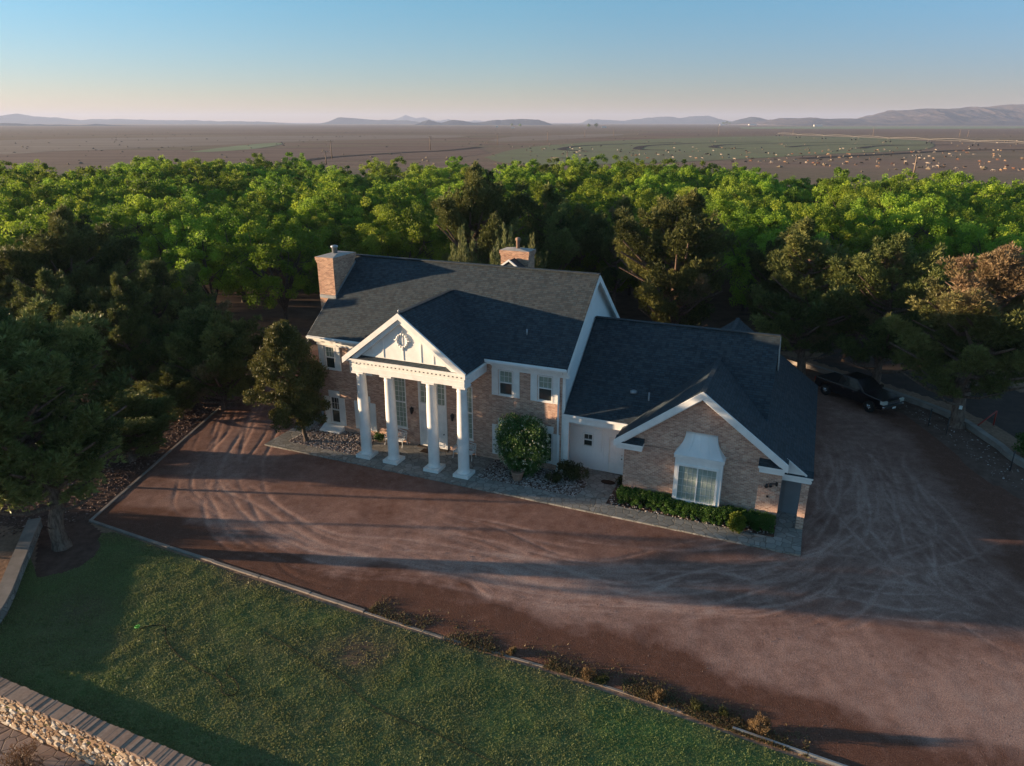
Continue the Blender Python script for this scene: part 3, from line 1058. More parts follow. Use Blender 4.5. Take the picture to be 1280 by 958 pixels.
# rake boards, cornice
def rake(b, p0, p1, wd, th, ax, m=0):
    """board under a sloping roof edge: p0->p1 top edge, wd down, th along ax (unit vector)"""
    p0, p1, ax = np.array(p0, float), np.array(p1, float), np.array(ax, float) * th
    dz = np.array([0, 0, -wd])
    b.hexa([p0 + dz, p1 + dz, p1 + dz + ax, p0 + dz + ax, p0, p1, p1 + ax, p0 + ax], m)
for u0 in (-11.0, -27.71):
    b = hb()
    for va, za, vb, zb in ((E0, EZ, RV, RZ), (EB, EZ, RV, RZ)):
        rake(b, (u0, va, za - .03), (u0, vb, zb - .03), .36, .06, (1, 0, 0))
    b.build('rake_board', M['white'], house)
for u0, u1 in ((-27.67, -23.22), (-15.8, -11.02)):
    b = hb()
    b.box((u0, 33.72, 6.12), (u1, VF - .002, 6.30))
    b.box((u0 + .02, 33.60, 6.24), (u1 - .02, 33.718, 6.42))
    b.box((u0 + .25, 34.1, 5.74), (u1, VF - .002, 6.118))
    b.box((u0 + .25, 33.95, 5.98), (u1, 34.098, 6.118))
    b.build('cornice', M['white'], house)

b = hb()
for va, za, vb, zb in ((E0, EZ, RV, RZ), (EB, EZ, RV, RZ)):
    b.face([(-11.30, va, za - .15), (-11.001, va, za - .15), (-11.001, vb, zb - .15), (-11.30, vb, zb - .15)])
    b.face([(-11.27, va, za - .42), (-11.27, vb, zb - .42), (-11.27, vb, zb - .152), (-11.27, va, za - .152)])
b.build('soffit', M['white'], house)

for u_, v0_, zt in ((-11.62, VF - .1, 5.98),):
    b = hb()
    b.box((u_ - .045, v0_, .25), (u_ + .045, v0_ + .07, zt)); b.box((u_ - .04, v0_ - .16, .16), (u_ + .04, v0_ + .06, .249))
    for z_ in (1.4, 3.2, 5.0): b.box((u_ - .06, v0_ - .006, z_), (u_ + .06, v0_ + .098, z_ + .04))
    b.build('downspout', M['white_metal'], house)
for u0_, u1_ in ((-27.67, -23.4), (-15.55, -11.0)):
    b = hb(); b.box((u0_, 33.49, 6.30), (u1_, 33.598, 6.40)); b.build('gutter', M['white_metal'], house)

# ---- windows
def muntins(b, u0, u1, z0, z1, v, nu, nz, t=.022, d=.018):
    for k in range(1, nu):
        u = u0 + (u1 - u0) * k / nu
        b.box((u - t / 2, v - d, z0), (u + t / 2, v, z1))
    for k in range(1, nz):
        zz = z0 + (z1 - z0) * k / nz
        b.box((u0, v - d * .8, zz - t / 2), (u1, v - .001, zz + t / 2))
def frame_box(b, u0, u1, z0, z1, v0, v1, t):
    b.box((u0, v0, z0), (u0 + t, v1, z1)); b.box((u1 - t, v0, z0), (u1, v1, z1))
    b.box((u0 + t, v0, z1 - t), (u1 - t, v1, z1)); b.box((u0 + t, v0, z0), (u1 - t, v1, z0 + t))
def window(u0, u1, z0, z1, v=VF, up=None, lo=None, nu=3, nz=2, sill=True, header=0):
    up, lo = up or M['glass_blind'], lo or M['glass_dark']
    zm = (z0 + z1) / 2
    b = hb()
    b.face([(u0, v + .1, zm), (u1, v + .1, zm), (u1, v + .1, z1), (u0, v + .1, z1)])
    win = b.build('window', up, house)
    b = hb(); b.face([(u0, v + .075, z0), (u1, v + .075, z0), (u1, v + .075, zm), (u0, v + .075, zm)]); b.build('pane', lo, win)
    b = hb()
    frame_box(b, u0 + .002, u1 - .002, z0 + .002, z1 - .002, v - .02, v + .135, .06)
    b.box((u0 + .06, v + .02, zm - .03), (u1 - .06, v + .09, zm + .03))
    if sill: b.box((u0 - .04, v - .06, z0 - .05), (u1 + .04, v - .001, z0 - .001))
    b.build('frame', M['white'], win)
    b = hb(); muntins(b, u0 + .06, u1 - .06, zm + .03, z1 - .06, v + .098, nu, nz, .014)
    if lo is not M['glass_dark']: muntins(b, u0 + .06, u1 - .06, z0 + .06, zm - .03, v + .073, nu, nz, .012)
    b.build('muntin', M['white'], win)
    if header:
        b = hb(); b.box((u0 - .05, v - .03, z1 + .002), (u1 + .05, v - .001, z1 + header)); b.build('header_panel', M['white'], win)
    return win
def shutter(u0, u1, z0, z1, v=VF):
    b = hb()
    b.box((u0, v - .04, z0), (u1, v - .002, z1))
    frame_box(b, u0, u1, z0, z1, v - .055, v - .0405, .05)
    b.box((u0 + .05, v - .055, (z0 + z1) / 2 - .03), (u1 - .05, v - .0405, (z0 + z1) / 2 + .03))
    n = int((z1 - z0) / .07)
    for k in range(1, n):
        zz = z0 + (z1 - z0) * k / n
        if abs(zz - (z0 + z1) / 2) > .05: b.box((u0 + .055, v - .05, zz - .014), (u1 - .055, v - .0405, zz + .01))
    b.build('shutter', M['white'], house)
for c, w_ in UP:
    window(c - w_ / 2, c + w_ / 2, 4.2, 5.68)
    for s_ in (-1, 1):
        e = c + s_ * (w_ / 2 + .03)
        shutter(min(e, e + s_ * .38), max(e, e + s_ * .38), 4.16, 5.72)
for c, w_ in LO:
    window(c - w_ / 2, c + w_ / 2, .55, 2.36, up=M['glass_dark'], header=.4)
    for s_ in (-1, 1):
        e = c + s_ * (w_ / 2 + .03)
        shutter(min(e, e + s_ * .38), max(e, e + s_ * .38), .48, 2.34)
for t in TALL:
    window(*t, up=M['glass_blind'], lo=M['glass_blind'], nu=3, nz=5)

# ---- front door with tall glazed overlight
b = hb()
u0, u1, z0, z1 = DOOR
frame_box(b, u0 + .002, u1 - .002, z0, z1 - .002, VF - .05, VF + .138, .11)
b.box((u0 + .11, VF - .02, 2.42), (u1 - .11, VF + .13, 2.95))
b.box((u0 + .11, VF + .02, z0), (u0 + .2, VF + .13, 2.42)); b.box((u1 - .2, VF + .02, z0), (u1 - .11, VF + .13, 2.42))
for k in (1, 2):
    u = u0 + .11 + (u1 - u0 - .22) * k / 3
    b.box((u - .05, VF - .01, 2.95), (u + .05, VF + .13, z1 - .11))
b.box((u0 + .3, VF - .035, 2.52), (u1 - .3, VF - .0205, 2.86))
b.build('door_surround', M['white'], house)
for k in range(3):
    a = u0 + .11 + (u1 - u0 - .22) * k / 3 + (.05 if k else 0)
    c = u0 + .11 + (u1 - u0 - .22) * (k + 1) / 3 - (.05 if k < 2 else 0)
    b = hb(); b.face([(a, VF + .09, 2.95), (c, VF + .09, 2.95), (c, VF + .09, z1 - .11), (a, VF + .09, z1 - .11)])
    o = b.build('overlight', M['glass_blind'], house)
    b = hb(); muntins(b, a, c, 2.95, z1 - .11, VF + .088, 2, 4, .02); b.build('muntin', M['white'], o)
um = (u0 + u1) / 2
for a, c, hs in ((u0 + .2, um - .004, 1), (um + .004, u1 - .2, -1)):
    b = hb()
    b.box((a, VF + .06, .17), (c, VF + .115, 2.42))
    for q0, q1 in ((.35, .85), (1.0, 1.62), (1.75, 2.25)):
        for w0, w1 in ((.08, .46), (.54, .92)):
            b.box((a + (c - a) * w0, VF + .045, q0), (a + (c - a) * w1, VF + .0595, q1))
    d = b.build('door', M['white'], house)
    hu = c - .06 if hs == 1 else a + .06
    if hs == -1: hu = c - .05
    b = hb(); b.bar((hu, VF + .06, 1.08), (hu, VF - .01, 1.08), .02); b.lathe((hu, VF - .01, 1.08), [(.025, -.03), (.04, -.01), (.025, .02)], 10, axis='y')
    b.build('handle', M['black'], d)
b = hb(); b.box((u0 - .1, VF - .28, .1), (u1 + .1, VF + .1, .165)); b.build('threshold', M['door_dark'], house)
for u in (-20.86, -18.12):
    b = hb()
    b.box((u - .06, VF - .03, 2.28), (u + .06, VF - .002, 2.52))
    b.bar((u, VF - .03, 2.5), (u, VF - .16, 2.62), .018)
    b.lathe((u, VF - .16, 2.14), [(.03, 0), (.07, .06), (.11, .32), (.13, .34), (.05, .44), (.015, .5)], 8, smooth=False)
    b.build('wall_lantern', M['black'], house)

# ---- portico
PV = 31.75
COLS = [-22.62, -20.78, -18.12, -16.25]
for u in COLS:
    b = hb()
    b.lathe((u, PV, .30), [(.37, 0), (.385, .05), (.36, .10), (.325, .13), (.318, .3), (.315, 1.8), (.30, 3.4), (.268, 4.75), (.29, 4.80), (.27, 4.86), (.27, 4.95), (.34, 5.06)], 28)
    c_ = b.build('column', M['white'], house)
    b = hb(); b.box((u - .47, PV - .47, .1), (u + .47, PV + .47, .30)); b.build('plinth', M['white'], c_)
    b = hb(); b.box((u - .38, PV - .38, 5.36), (u + .38, PV + .38, 5.46)); b.build('capital', M['white'], c_)
b = hb()
UL, UR = -22.95, -15.93
b.box((UL, PV - .34, 5.46), (UR, PV + .34, 5.98))
b.box((UL - .03, PV - .37, 5.70), (UR + .03, PV + .37, 5.76))
for ua, ub in ((UL, UL + .68), (UR - .68, UR)):
    b.box((ua, PV + .34, 5.463), (ub, VF - .001, 5.977))
b.box((UL + .68, PV + .341, 5.80), (UR - .68, VF - .002, 5.90))          # porch ceiling
b.build('entablature', M['white'], house)
b = hb()
u = UL - .02
while u < UR:
    b.box((u, PV - .47, 5.985), (u + .14, PV - .3405, 6.10)); u += .25
v = PV - .3
while v < 33.7:
    for us in (UL - .13, UR + .003): b.box((us, v, 5.985), (us + .127, v + .14, 6.10))
    v += .25
b.build('dentil', M['white'], house)
b = hb()
b.box((UL - .25, PV - .55, 6.105), (UR + .25, VF - .45, 6.20))
b.box((UL - .3, PV - .62, 6.205), (UR + .12, VF - .62, 6.30))
b.box((UL - .1, PV - .4, 5.982), (UR + .1, PV - .341, 6.104)) if False else None
b.build('portico_cornice', M['white'], house)
PU, PZ, PVF = -19.6, 9.17, 31.15
sl_ = (PZ - 6.3) / (PU - (-23.32))
sr_ = (PZ - 6.32) / (-15.76 - PU)
pr = planked('portico_roof', [[(-23.32, PVF, 6.3), (PU, PVF, PZ), (PU, 37.6, PZ), (-23.32, 33.9, 6.3)][::-1],
                              [(PU, PVF, PZ), (-15.76, PVF, 6.32), (-15.76, 33.9, 6.32), (PU, 37.6, PZ)][::-1]], M['shingle'], house, .1)
b = hb(); b.box((PU - .13, PVF, PZ - .04), (PU + .13, 37.3, PZ + .03)); b.build('ridge_cap', M['shingle'], pr)
b = hb()
rake(b, (-23.36, PVF - .05, 6.32), (PU, PVF - .05, PZ + .03), .34, .12, (0, 1, 0))
rake(b, (-15.72, PVF - .05, 6.34), (PU, PVF - .05, PZ + .03), .34, .12, (0, 1, 0))
rake(b, (-22.8, PVF + .08, 6.36), (PU, PVF + .08, PZ - .26), .3, .26, (0, 1, 0))
rake(b, (-16.28, PVF + .08, 6.38), (PU, PVF + .08, PZ - .26), .3, .26, (0, 1, 0))
b.build('pediment_rake', M['white'], house)
b = hb()
TV = PVF + .34
b.prism([(-22.65, TV, 6.45), (-16.5, TV, 6.45), (PU, TV, 8.85)], (0, .1, 0))
for u in (-21.55, -20.85, PU, -18.5, -17.75):
    zt = 8.75 - abs(u - PU) * .74
    b.box((u - .025, TV - .03, 6.5), (u + .025, TV - .0005, zt))
ped = b.build('pediment', M['white'], house)
b = hb()
n = 28
for k in range(n):
    q0, q1 = 2 * math.pi * k / n, 2 * math.pi * (k + 1) / n
    b.bar((PU + .33 * math.cos(q0), TV - .05, 7.62 + .36 * math.sin(q0)), (PU + .33 * math.cos(q1), TV - .05, 7.62 + .36 * math.sin(q1)), .055 + .018 * (k % 2), n=6)
for q in (0, .5, 1, 1.5):
    b.bar((PU + .36 * math.cos(q * math.pi), TV - .05, 7.62 + .4 * math.sin(q * math.pi)), (PU + .5 * math.cos(q * math.pi), TV - .05, 7.62 + .56 * math.sin(q * math.pi)), .05, .03, n=6)
b.build('wreath', M['white'], ped)
b = hb()
b.prism([(-22.95, PVF + .05, 6.302), (-22.95, TV, 6.302), (-22.95, TV, 6.42)], (6.9, 0, 0))
b.build('pent_roof', M['shingle'], house)
b = hb()
b.lathe((PU, PVF + .1, PZ + .02), [(.05, 0), (.04, .05), (.06, .10), (.04, .15), (.01, .19)], 8); b.build('finial', M['lead'], pr)

# ---- chimneys
def chimney(u0, u1, v0, v1, z0, z1, pipe):
    b = hb()
    b.box((u0, v0, z0), (u1, v1, z1 - .36))
    b.box((u0 - .04, v0 - .04, z1 - .359), (u1 + .04, v1 + .04, z1 - .22))
    b.box((u0 - .08, v0 - .08, z1 - .219), (u1 + .08, v1 + .08, z1))
    c = b.build('chimney', M['chimney_brick'], house)
    b = hb()
    um, vm = (u0 + u1) / 2, (v0 + v1) / 2
    b.hexa([(u0 - .06, v0 - .06, z1 + .001), (u1 + .06, v0 - .06, z1 + .001), (u1 + .06, v1 + .06, z1 + .001), (u0 - .06, v1 + .06, z1 + .001),
            (um - .3, vm - .3, z1 + .1), (um + .3, vm - .3, z1 + .1), (um + .3, vm + .3, z1 + .1), (um - .3, vm + .3, z1 + .1)])
    b.build('cap', M['cap'], c)
    b = hb(); pu, pv, r, h_, m = pipe
    b.lathe((pu, pv, z1 + .08), [(r, 0), (r, h_ * .7), (r * 1.35, h_ * .72), (r * 1.35, h_ * .92), (r * .6, h_)], 14)
    b.build('flue', m, c)
    return c
ch = chimney(-28.4, -27.2, 36.15, 38.45, 0, 10.74, (-27.85, 37.3, .17, .5, M['lead']))
b = hb()
k_ = (RZ - EZ) / (RV - E0)
rake(b, (-27.197, 36.0, EZ + (36.0 - E0) * k_ + .16), (-27.197, 38.5, EZ + (38.5 - E0) * k_ + .16), .14, .03, (1, 0, 0))
b.box((-28.3, 36.0, EZ + (36.0 - E0) * k_ + .01), (-27.1, 36.146, EZ + (36.1 - E0) * k_ + .12))
b.build('flashing', M['lead'], ch)
chimney(-19.6, -17.57, 44.65, 45.8, 0, 10.42, (-18.55, 45.2, .13, .75, M['terracotta']))
b = hb()
b.prism([(-20.6, 43.6, 8.5), (-16.5, 43.6, 8.5), (-18.55, 43.6, 9.95)], (0, 1.0, 0))
dm = b.build('cricket_roof', M['shingle'], house)
b = hb()
rake(b, (-20.75, 43.53, 8.45), (-18.55, 43.53, 10.02), .13, .1, (0, 1, 0)); rake(b, (-16.35, 43.53, 8.45), (-18.55, 43.53, 10.02), .13, .1, (0, 1, 0))
b.build('cricket_trim', M['white_metal'], dm)
b = hb(); b.box((-21.5, 42.5, 0), (-15.6, 44.62, 6)); b.prism([(-20.5, 43.65, 6), (-16.6, 43.65, 6), (-16.6, 43.65, 8.5), (-20.5, 43.65, 8.5)], (0, .95, 0)); b.build('rear_wall', M['chimney_brick'], house)

# ---- wing: breezeway, front gable, bay
WV = 32.75
b = hb()
wu0, wu1, wp = -7.52, .12, -3.83
bay_hole = (-4.78, -2.62, .62, 3.3)
holed(b, 'u', WV, wu0, wu1, 0, 3.25, [bay_hole], .05)
b.face([(wu0, WV, 3.25), (wu1, WV, 3.25), (wu1, WV, 3.5), (wp, WV, 6.42), (wu0, WV, 3.5)])
b.face([(wu0, 35.3, 0), (wu0, WV, 0), (wu0, WV, 3.5), (wu0, 35.3, 3.5)])
b.face([(wu1, WV, 0), (wu1, 34.4, 0), (wu1, 34.4, 3.5), (wu1, WV, 3.5)])
b.face([(1.2, 34.4, 0), (1.2, 46.4, 0), (1.2, 46.4, 2.9), (1.2, 34.4, 2.9)])
b.face([(1.2, 46.4, 0), (-11.3, 46.4, 0), (-11.3, 46.4, 3.0), (-8.0, 46.4, 3.4), (-3.75, 46.4, 6.4), (1.2, 46.4, 2.9)])
b.build('wing_wall', M['brick'], house)
b = hb(); b.box((1.02, 32.95, .0), (1.36, 33.32, 2.55)); b.build('porch_pillar', M['brick'], house)
b = hb(); b.face([(wu1, 34.4, 0), (1.2, 34.4, 0), (1.2, 34.4, 2.9), (wu1, 34.4, 2.9)])
b.box((.3, 34.35, .12), (1.1, 34.399, 2.2))
b.build('porch_back_wall', M['greywall'], house)

# wing roofs
wr = planked('wing_roof', [[(-11.24, 33.98, 3.74), (-.93, 33.98, 3.74), (-.93, 39.5, 7.82), (-11.24, 39.5, 7.82)],
                           [(-11.24, 39.5, 7.82), (-.93, 39.5, 7.82), (-.93, 45.1, 3.7), (-11.24, 45.1, 3.7)]], M['shingle'], house, .12)
b = hb(); b.box((-11.24, 39.36, 7.79), (-.93, 39.64, 7.855)); b.build('ridge_cap', M['shingle'], wr)
sL, sR = .767, .735
GZ = 6.68
def lz(u): return GZ - (wp - u) * sL
def rz_(u): return GZ - (u - wp) * sR
gr = planked('gable_roof', [[(-7.98, 32.35, lz(-7.98)), (wp, 32.35, GZ), (wp, 46.95, GZ), (-7.98, 46.95, lz(-7.98))][::-1],
                            [(wp, 32.35, GZ), (.32, 32.35, rz_(.32)), (.32, 46.95, rz_(.32)), (wp, 46.95, GZ)][::-1],
                            [(.3205, 33.02, rz_(.3205)), (1.5, 33.02, rz_(1.5)), (1.5, 46.95, rz_(1.5)), (.3205, 46.95, rz_(.3205))][::-1]], M['shingle'], house, .12)
b = hb(); b.box((wp - .12, 32.36, GZ - .04), (wp + .12, 46.94, GZ + .025)); b.build('ridge_cap', M['shingle'], gr)
b = hb()
b.bar((-6.95, 35.3, 4.3), (-6.95, 35.3, 5.15), .045); b.build('vent_pipe', M['lead'], gr)
b = hb()
b.lathe((-7.85, 35.6, 4.6), [(.09, 0), (.09, .28), (.2, .3), (.2, .4), (.06, .47)], 12); b.build('turbine_vent', M['lead'], gr)
b = hb()
rake(b, (-8.0, 32.29, lz(-8.0) + .01), (wp, 32.29, GZ + .01), .38, .1, (0, 1, 0))
rake(b, (.33, 32.29, rz_(.33) + .01), (wp, 32.29, GZ + .01), .38, .1, (0, 1, 0))
rake(b, (-7.6, 32.395, lz(-7.6) - .25), (wp, 32.395, GZ - .25), .2, .35, (0, 1, 0))
rake(b, (.0, 32.395, rz_(.0) - .25), (wp, 32.395, GZ - .25), .2, .35, (0, 1, 0))
rake(b, (1.2, 32.96, rz_(1.2) + .0), (.22, 32.96, rz_(.22) + .0), .1, .1, (0, 1, 0))
b.face([(.22, 33.0, rz_(1.2) - .08), (1.2, 33.0, rz_(1.2) - .08), (.22, 33.0, rz_(.22))])
b.face([(.2, 33.3, rz_(1.2) - .08), (.2, 33.0, rz_(1.2) - .08), (.2, 33.0, rz_(.22)), (.2, 33.3, rz_(.22))])
b.build('wing_rake', M['white'], house)
# cornice returns (with little shingled tops) at both feet of the gable and over the side porch
for ua, ub in ((-7.9, -6.55), (-.93, .2)):
    b = hb(); bs = hb()
    b.box((ua, 32.38, 3.05), (ub, WV - .002, 3.28)); b.box((ua - .06, 32.30, 3.283), (ub + .04, WV - .002, 3.40))
    bs.prism([(ua - .06, 32.3, 3.402), (ua - .06, WV - .003, 3.402), (ua - .06, WV - .003, 3.62)], (ub - ua + .1, 0, 0))
    if ua < -5: b.box((-7.9, WV, 3.05), (-7.524, 34.6, 3.4))
    b.build('cornice_return', M['white'], house); bs.build('return_roof', M['shingle'], house)
b = hb(); bs = hb()
b.box((.125, 32.98, 2.56), (1.42, 33.28, 2.80)); b.box((.125, 32.9, 2.803), (1.48, 33.34, 2.90))
b.box((1.22, 33.3, 2.45), (1.46, 46.6, 2.66))
bs.prism([(.125, 32.9, 2.902), (.125, 33.3, 2.902), (.125, 33.3, 3.1)], (1.36, 0, 0))
b.build('porch_beam', M['white'], house); bs.build('porch_roof', M['shingle'], house)
# end gable of the wing
b = hb(); b.face([(-1.15, 35.5, 4.8), (-1.15, 43.3, 4.8), (-1.15, 39.5, 7.72)]); b.build('wing_gable_siding', M['siding'], house)
b = hb()
rake(b, (-.97, 44.4, 4.18), (-.97, 39.5, 7.79), .26, .06, (1, 0, 0))
b.build('end_rake', M['white'], house)
# breezeway
b = hb()
b.box((-11.24, 34.03, 3.28), (-7.6, 34.22, 3.62)); b.box((-11.3, 33.93, 3.622), (-7.7, 34.2, 3.74))
b.box((-11.24, 34.05, .1), (-10.96, 34.25, 3.279))
b.build('breezeway_beam', M['white'], house)
RVv = 35.2
b = hb()
holed(b, 'u', RVv, -11.24, -7.5, .08, 3.5, [(-10.46, -9.87, 1.47, 2.29), (-8.97, -8.08, .08, 2.26)], .08)
for k in range(16):
    u = -11.15 + k * .235
    if -9.05 < u < -8.0: b.box((u, RVv - .014, 2.36), (u + .02, RVv - .0005, 3.5))
    elif -11.0 < u < -9.35: b.box((u, RVv - .014, .08), (u + .02, RVv - .0005, 1.28)); b.box((u, RVv - .014, 2.62), (u + .02, RVv - .0005, 3.5))
    else: b.box((u, RVv - .014, .08), (u + .02, RVv - .0005, 3.5))
b.box((-11.0, RVv - .03, 1.3), (-10.5, RVv - .0005, 2.6)); b.box((-9.83, RVv - .03, 1.3), (-9.36, RVv - .0005, 2.6))
b.face([(-11.24, 34.2, 3.45), (-7.5, 34.2, 3.45), (-7.5, RVv, 3.45), (-11.24, RVv, 3.45)][::-1])
b.build('breezeway_wall', M['siding'], house)
window(-10.46, -9.87, 1.47, 2.29, RVv - .02, M['glass_dark'], M['glass_dark'], 2, 1, False)
b = hb()
b.box((-8.93, RVv + .02, .12), (-8.12, RVv + .07, 2.22))
for q0, q1 in ((.3, .95), (1.1, 2.08)):
    for w0, w1 in ((-8.86, -8.56), (-8.5, -8.2)): b.box((w0, RVv + .006, q0), (w1, RVv + .0195, q1))
frame_box(b, -8.965, -8.085, .09, 2.255, RVv - .03, RVv + .019, .04)
sdoor = b.build('side_door', M['white'], house)
b = hb(); b.lathe((-8.2, RVv + .02, 1.05), [(.02, 0), (.04, -.04), (.02, -.07)], 10, axis='y'); b.build('handle', M['black'], sdoor); b = hb(); b.lathe((-8.2, RVv + .02, 1.25), [(.03, 0), (.02, -.03)], 10, axis='y'); b.build('lock', M['black'], sdoor)
b = hb(); b.box((-9.0, RVv - .12, .08), (-8.05, RVv + .06, .118)); b.build('threshold', M['door_dark'], house)

# bay window
BV = 32.2
b = hb()
bu0, bu1 = -4.84, -2.56
holed(b, 'u', BV, bu0, bu1, .55, 3.3, [(-4.62, -2.82, .95, 2.77)], .07)
b.face([(bu0, WV - .002, .55), (bu0, BV, .55), (bu0, BV, 3.3), (bu0, WV - .002, 3.3)]); b.face([(bu1, BV, .55), (bu1, WV - .002, .55), (bu1, WV - .002, 3.3), (bu1, BV, 3.3)])
b.face([(bu0, BV, .55), (bu0, WV, .55), (bu1, WV, .55), (bu1, BV, .55)][::-1])
b.box((bu0 - .05, BV - .05, .55), (bu1 + .05, BV - .001, .66)); b.box((bu0 - .06, BV - .07, 3.2), (bu1 + .06, WV - .002, 3.36))
frame_box(b, -4.72, -2.72, .85, 2.87, BV - .035, BV - .0005, .1)
bay = b.build('bay_window', M['white'], house)
b = hb(); b.face([(-4.62, BV + .06, .95), (-3.72, BV + .06, .95), (-3.72, BV + .06, 2.77), (-4.62, BV + .06, 2.77)])
b.face([(-3.72, BV + .06, .95), (-2.82, BV + .06, .95), (-2.82, BV + .06, 2.77), (-3.72, BV + .06, 2.77)]); b.build('pane', M['glass_pale'], bay)
b = hb(); b.box((-3.75, BV, .95), (-3.69, BV + .058, 2.77))
muntins(b, -4.62, -3.75, .95, 2.77, BV + .055, 4, 5, .010, .008); muntins(b, -3.69, -2.82, .95, 2.77, BV + .055, 4, 5, .010, .008)
b.build('muntin', M['white'], bay)
b = hb()
prof = []
for k in range(9):
    t = k / 8
    zz = 3.362 + 1.03 * t
    f = (1 - t) ** 2.1
    prof.append((WV - .02 - .62 * f, zz, -4.5 - .42 * f, -2.98 + .44 * f))
for (v0, q0, a0, c0), (v1, q1, a1, c1) in zip(prof[:-1], prof[1:]):
    b.face([(a0, v0, q0), (c0, v0, q0), (c1, v1, q1), (a1, v1, q1)], 0, True)
    b.face([(a0, WV, q0), (a0, v0, q0), (a1, v1, q1), (a1, WV, q1)]); b.face([(c0, v0, q0), (c0, WV, q0), (c1, WV, q1), (c1, v1, q1)])
    for s_ in (.27, .5, .73):
        x0, x1 = a0 + (c0 - a0) * s_, a1 + (c1 - a1) * s_
        b.face([(x0 - .012, v0 - .014, q0), (x0 + .012, v0 - .014, q0), (x1 + .012, v1 - .014, q1 + .004), (x1 - .012, v1 - .014, q1 + .004)])
        b.face([(x0 + .012, v0 - .014, q0), (x0 + .012, v0, q0), (x1 + .012, v1, q1), (x1 + .012, v1 - .014, q1 + .004)])
b.face([(prof[-1][2], WV, prof[-1][1]), (prof[-1][2], prof[-1][0], prof[-1][1]), (prof[-1][3], prof[-1][0], prof[-1][1]), (prof[-1][3], WV, prof[-1][1])][::-1])
b.build('hood', M['white_metal'], bay)
# bracket lamp on the wing corner, well cover by the left windows
b = hb()
b.box((-.12, WV - .03, 2.28), (-.02, WV - .002, 2.5)); b.bar((-.07, WV - .03, 2.42), (-.32, WV - .2, 2.5), .018); b.bar((-.07, WV - .03, 2.36), (-.5, WV - .16, 2.4), .015)
b.lathe((-.34, WV - .2, 2.3), [(.09, 0), (.06, .12), (.02, .2)], 10); b.lathe((-.52, WV - .16, 2.22), [(.09, 0), (.06, .12), (.02, .19)], 10)
b.build('wall_lantern', M['black'], house)
b = hb(); b.box((-.47, WV - .04, 1.62), (-.37, WV - .002, 1.72)); b.build('socket_box', M['black'], house)
b = hb()
b.hexa([(-27.45, 33.62, .1), (-25.95, 33.62, .1), (-25.95, VF - .002, .1), (-27.45, VF - .002, .1), (-27.45, 33.62, .2), (-25.95, 33.62, .2), (-25.95, VF - .002, .44), (-27.45, VF - .002, .44)])
b.build('window_well_cover', M['white_metal'], house)

# ---- walkway, beds
def hsheet(name, poly, mat, z, th=.14, kind='structure'):
    b = MB()
    b.prism([(*HW(u, v)[:2], z - th) for u, v in poly], (0, 0, th))
    return tag(b.build(name, mat), kind=kind)
hsheet('walkway', [(-29.3, 30.63), (1.36, 30.63), (1.36, 34.4), (.14, 34.4), (.14, 31.72), (-8.1, 31.72), (-8.1, 35.2), (-10.2, 35.2), (-10.2, 34.3), (-9.55, 33.3), (-9.75, 31.8), (-15.5, 31.8),
                   (-15.5, 34.23), (-23.3, 34.23), (-23.3, 31.5), (-28.2, 31.5), (-28.2, 37.5), (-29.3, 37.5)], M['flag'], .115, .2)
beds = [[(-28.2, 31.5), (-23.3, 31.5), (-23.3, 34.24), (-28.2, 34.24)], [(-15.5, 31.8), (-9.75, 31.8), (-9.55, 33.3), (-10.2, 34.3), (-10.2, 35.2), (-11.2, 35.2), (-11.2, 34.24), (-15.5, 34.24)],
        [(-8.1, 31.72), (.14, 31.72), (.14, 32.75), (-7.5, 32.75), (-7.5, 35.2), (-8.1, 35.2)]]
for q in beds:
    hsheet('planting_bed', [(u + 0, v) for u, v in q], M['mulch'], .085, .12)
X, Y = [], []
for q, n in zip(beds, (3600, 4200, 1500)):
    x, y = scatter_poly(np.array(q), n)
    X += list(x); Y += list(y)
W_ = np.array([HW(u, v) for u, v in zip(X, Y)])
stones('bed_stones', W_[:, 0], W_[:, 1], .11, .03, .085, M['stones'])

# ================================================================== PLANTS
def unit(a):
    return a / np.maximum(np.linalg.norm(a, axis=-1, keepdims=True), 1e-9)

def rhombs(C, A, L, Wd, r):
    """leaf-sized rhombs: centre C, long axis A"""
    n = len(C)
    B = unit(np.cross(A, r.normal(size=(n, 3))))
    L, Wd = np.asarray(L)[..., None] * .5, np.asarray(Wd)[..., None] * .5
    v = np.stack([C - A * L, C + B * Wd - A * L * .1, C + A * L, C - B * Wd - A * L * .1], 1)
    return v.reshape(-1, 3)

def leaf_mesh(name, V, tint, dead=None):
    n = len(V) // 4
    at = {'tint': ('FACE', np.clip(tint, 0, 1))}
    at['dead'] = ('FACE', np.zeros(n) if dead is None else np.clip(dead, 0, 1))
    return np_mesh(name, V, np.arange(4 * n).reshape(n, 4), at)

def wood(name, segs, mat_n=7):
    """segs: list of (p0, p1, r0, r1)"""
    vs, fs = [], []
    q = np.arange(mat_n) * 2 * np.pi / mat_n
    for p0, p1, r0, r1 in segs:
        p0, p1 = np.asarray(p0, float), np.asarray(p1, float)
        d = unit(p1 - p0)
        t = unit(np.cross(d, (0, 0, 1.0) if abs(d[2]) < .9 else (1.0, 0, 0)))
        b = np.cross(d, t)
        i = len(vs) * 1
        ring0 = p0 + r0 * (np.cos(q)[:, None] * t + np.sin(q)[:, None] * b)
        ring1 = p1 + r1 * (np.cos(q)[:, None] * t + np.sin(q)[:, None] * b)
        vs += list(ring0) + list(ring1)
        for k in range(mat_n):
            k2 = (k + 1) % mat_n
            fs.append((i + k, i + k2, i + mat_n + k2, i + mat_n + k))
    return np_mesh(name, np.array(vs), np.array(fs), smooth=True)

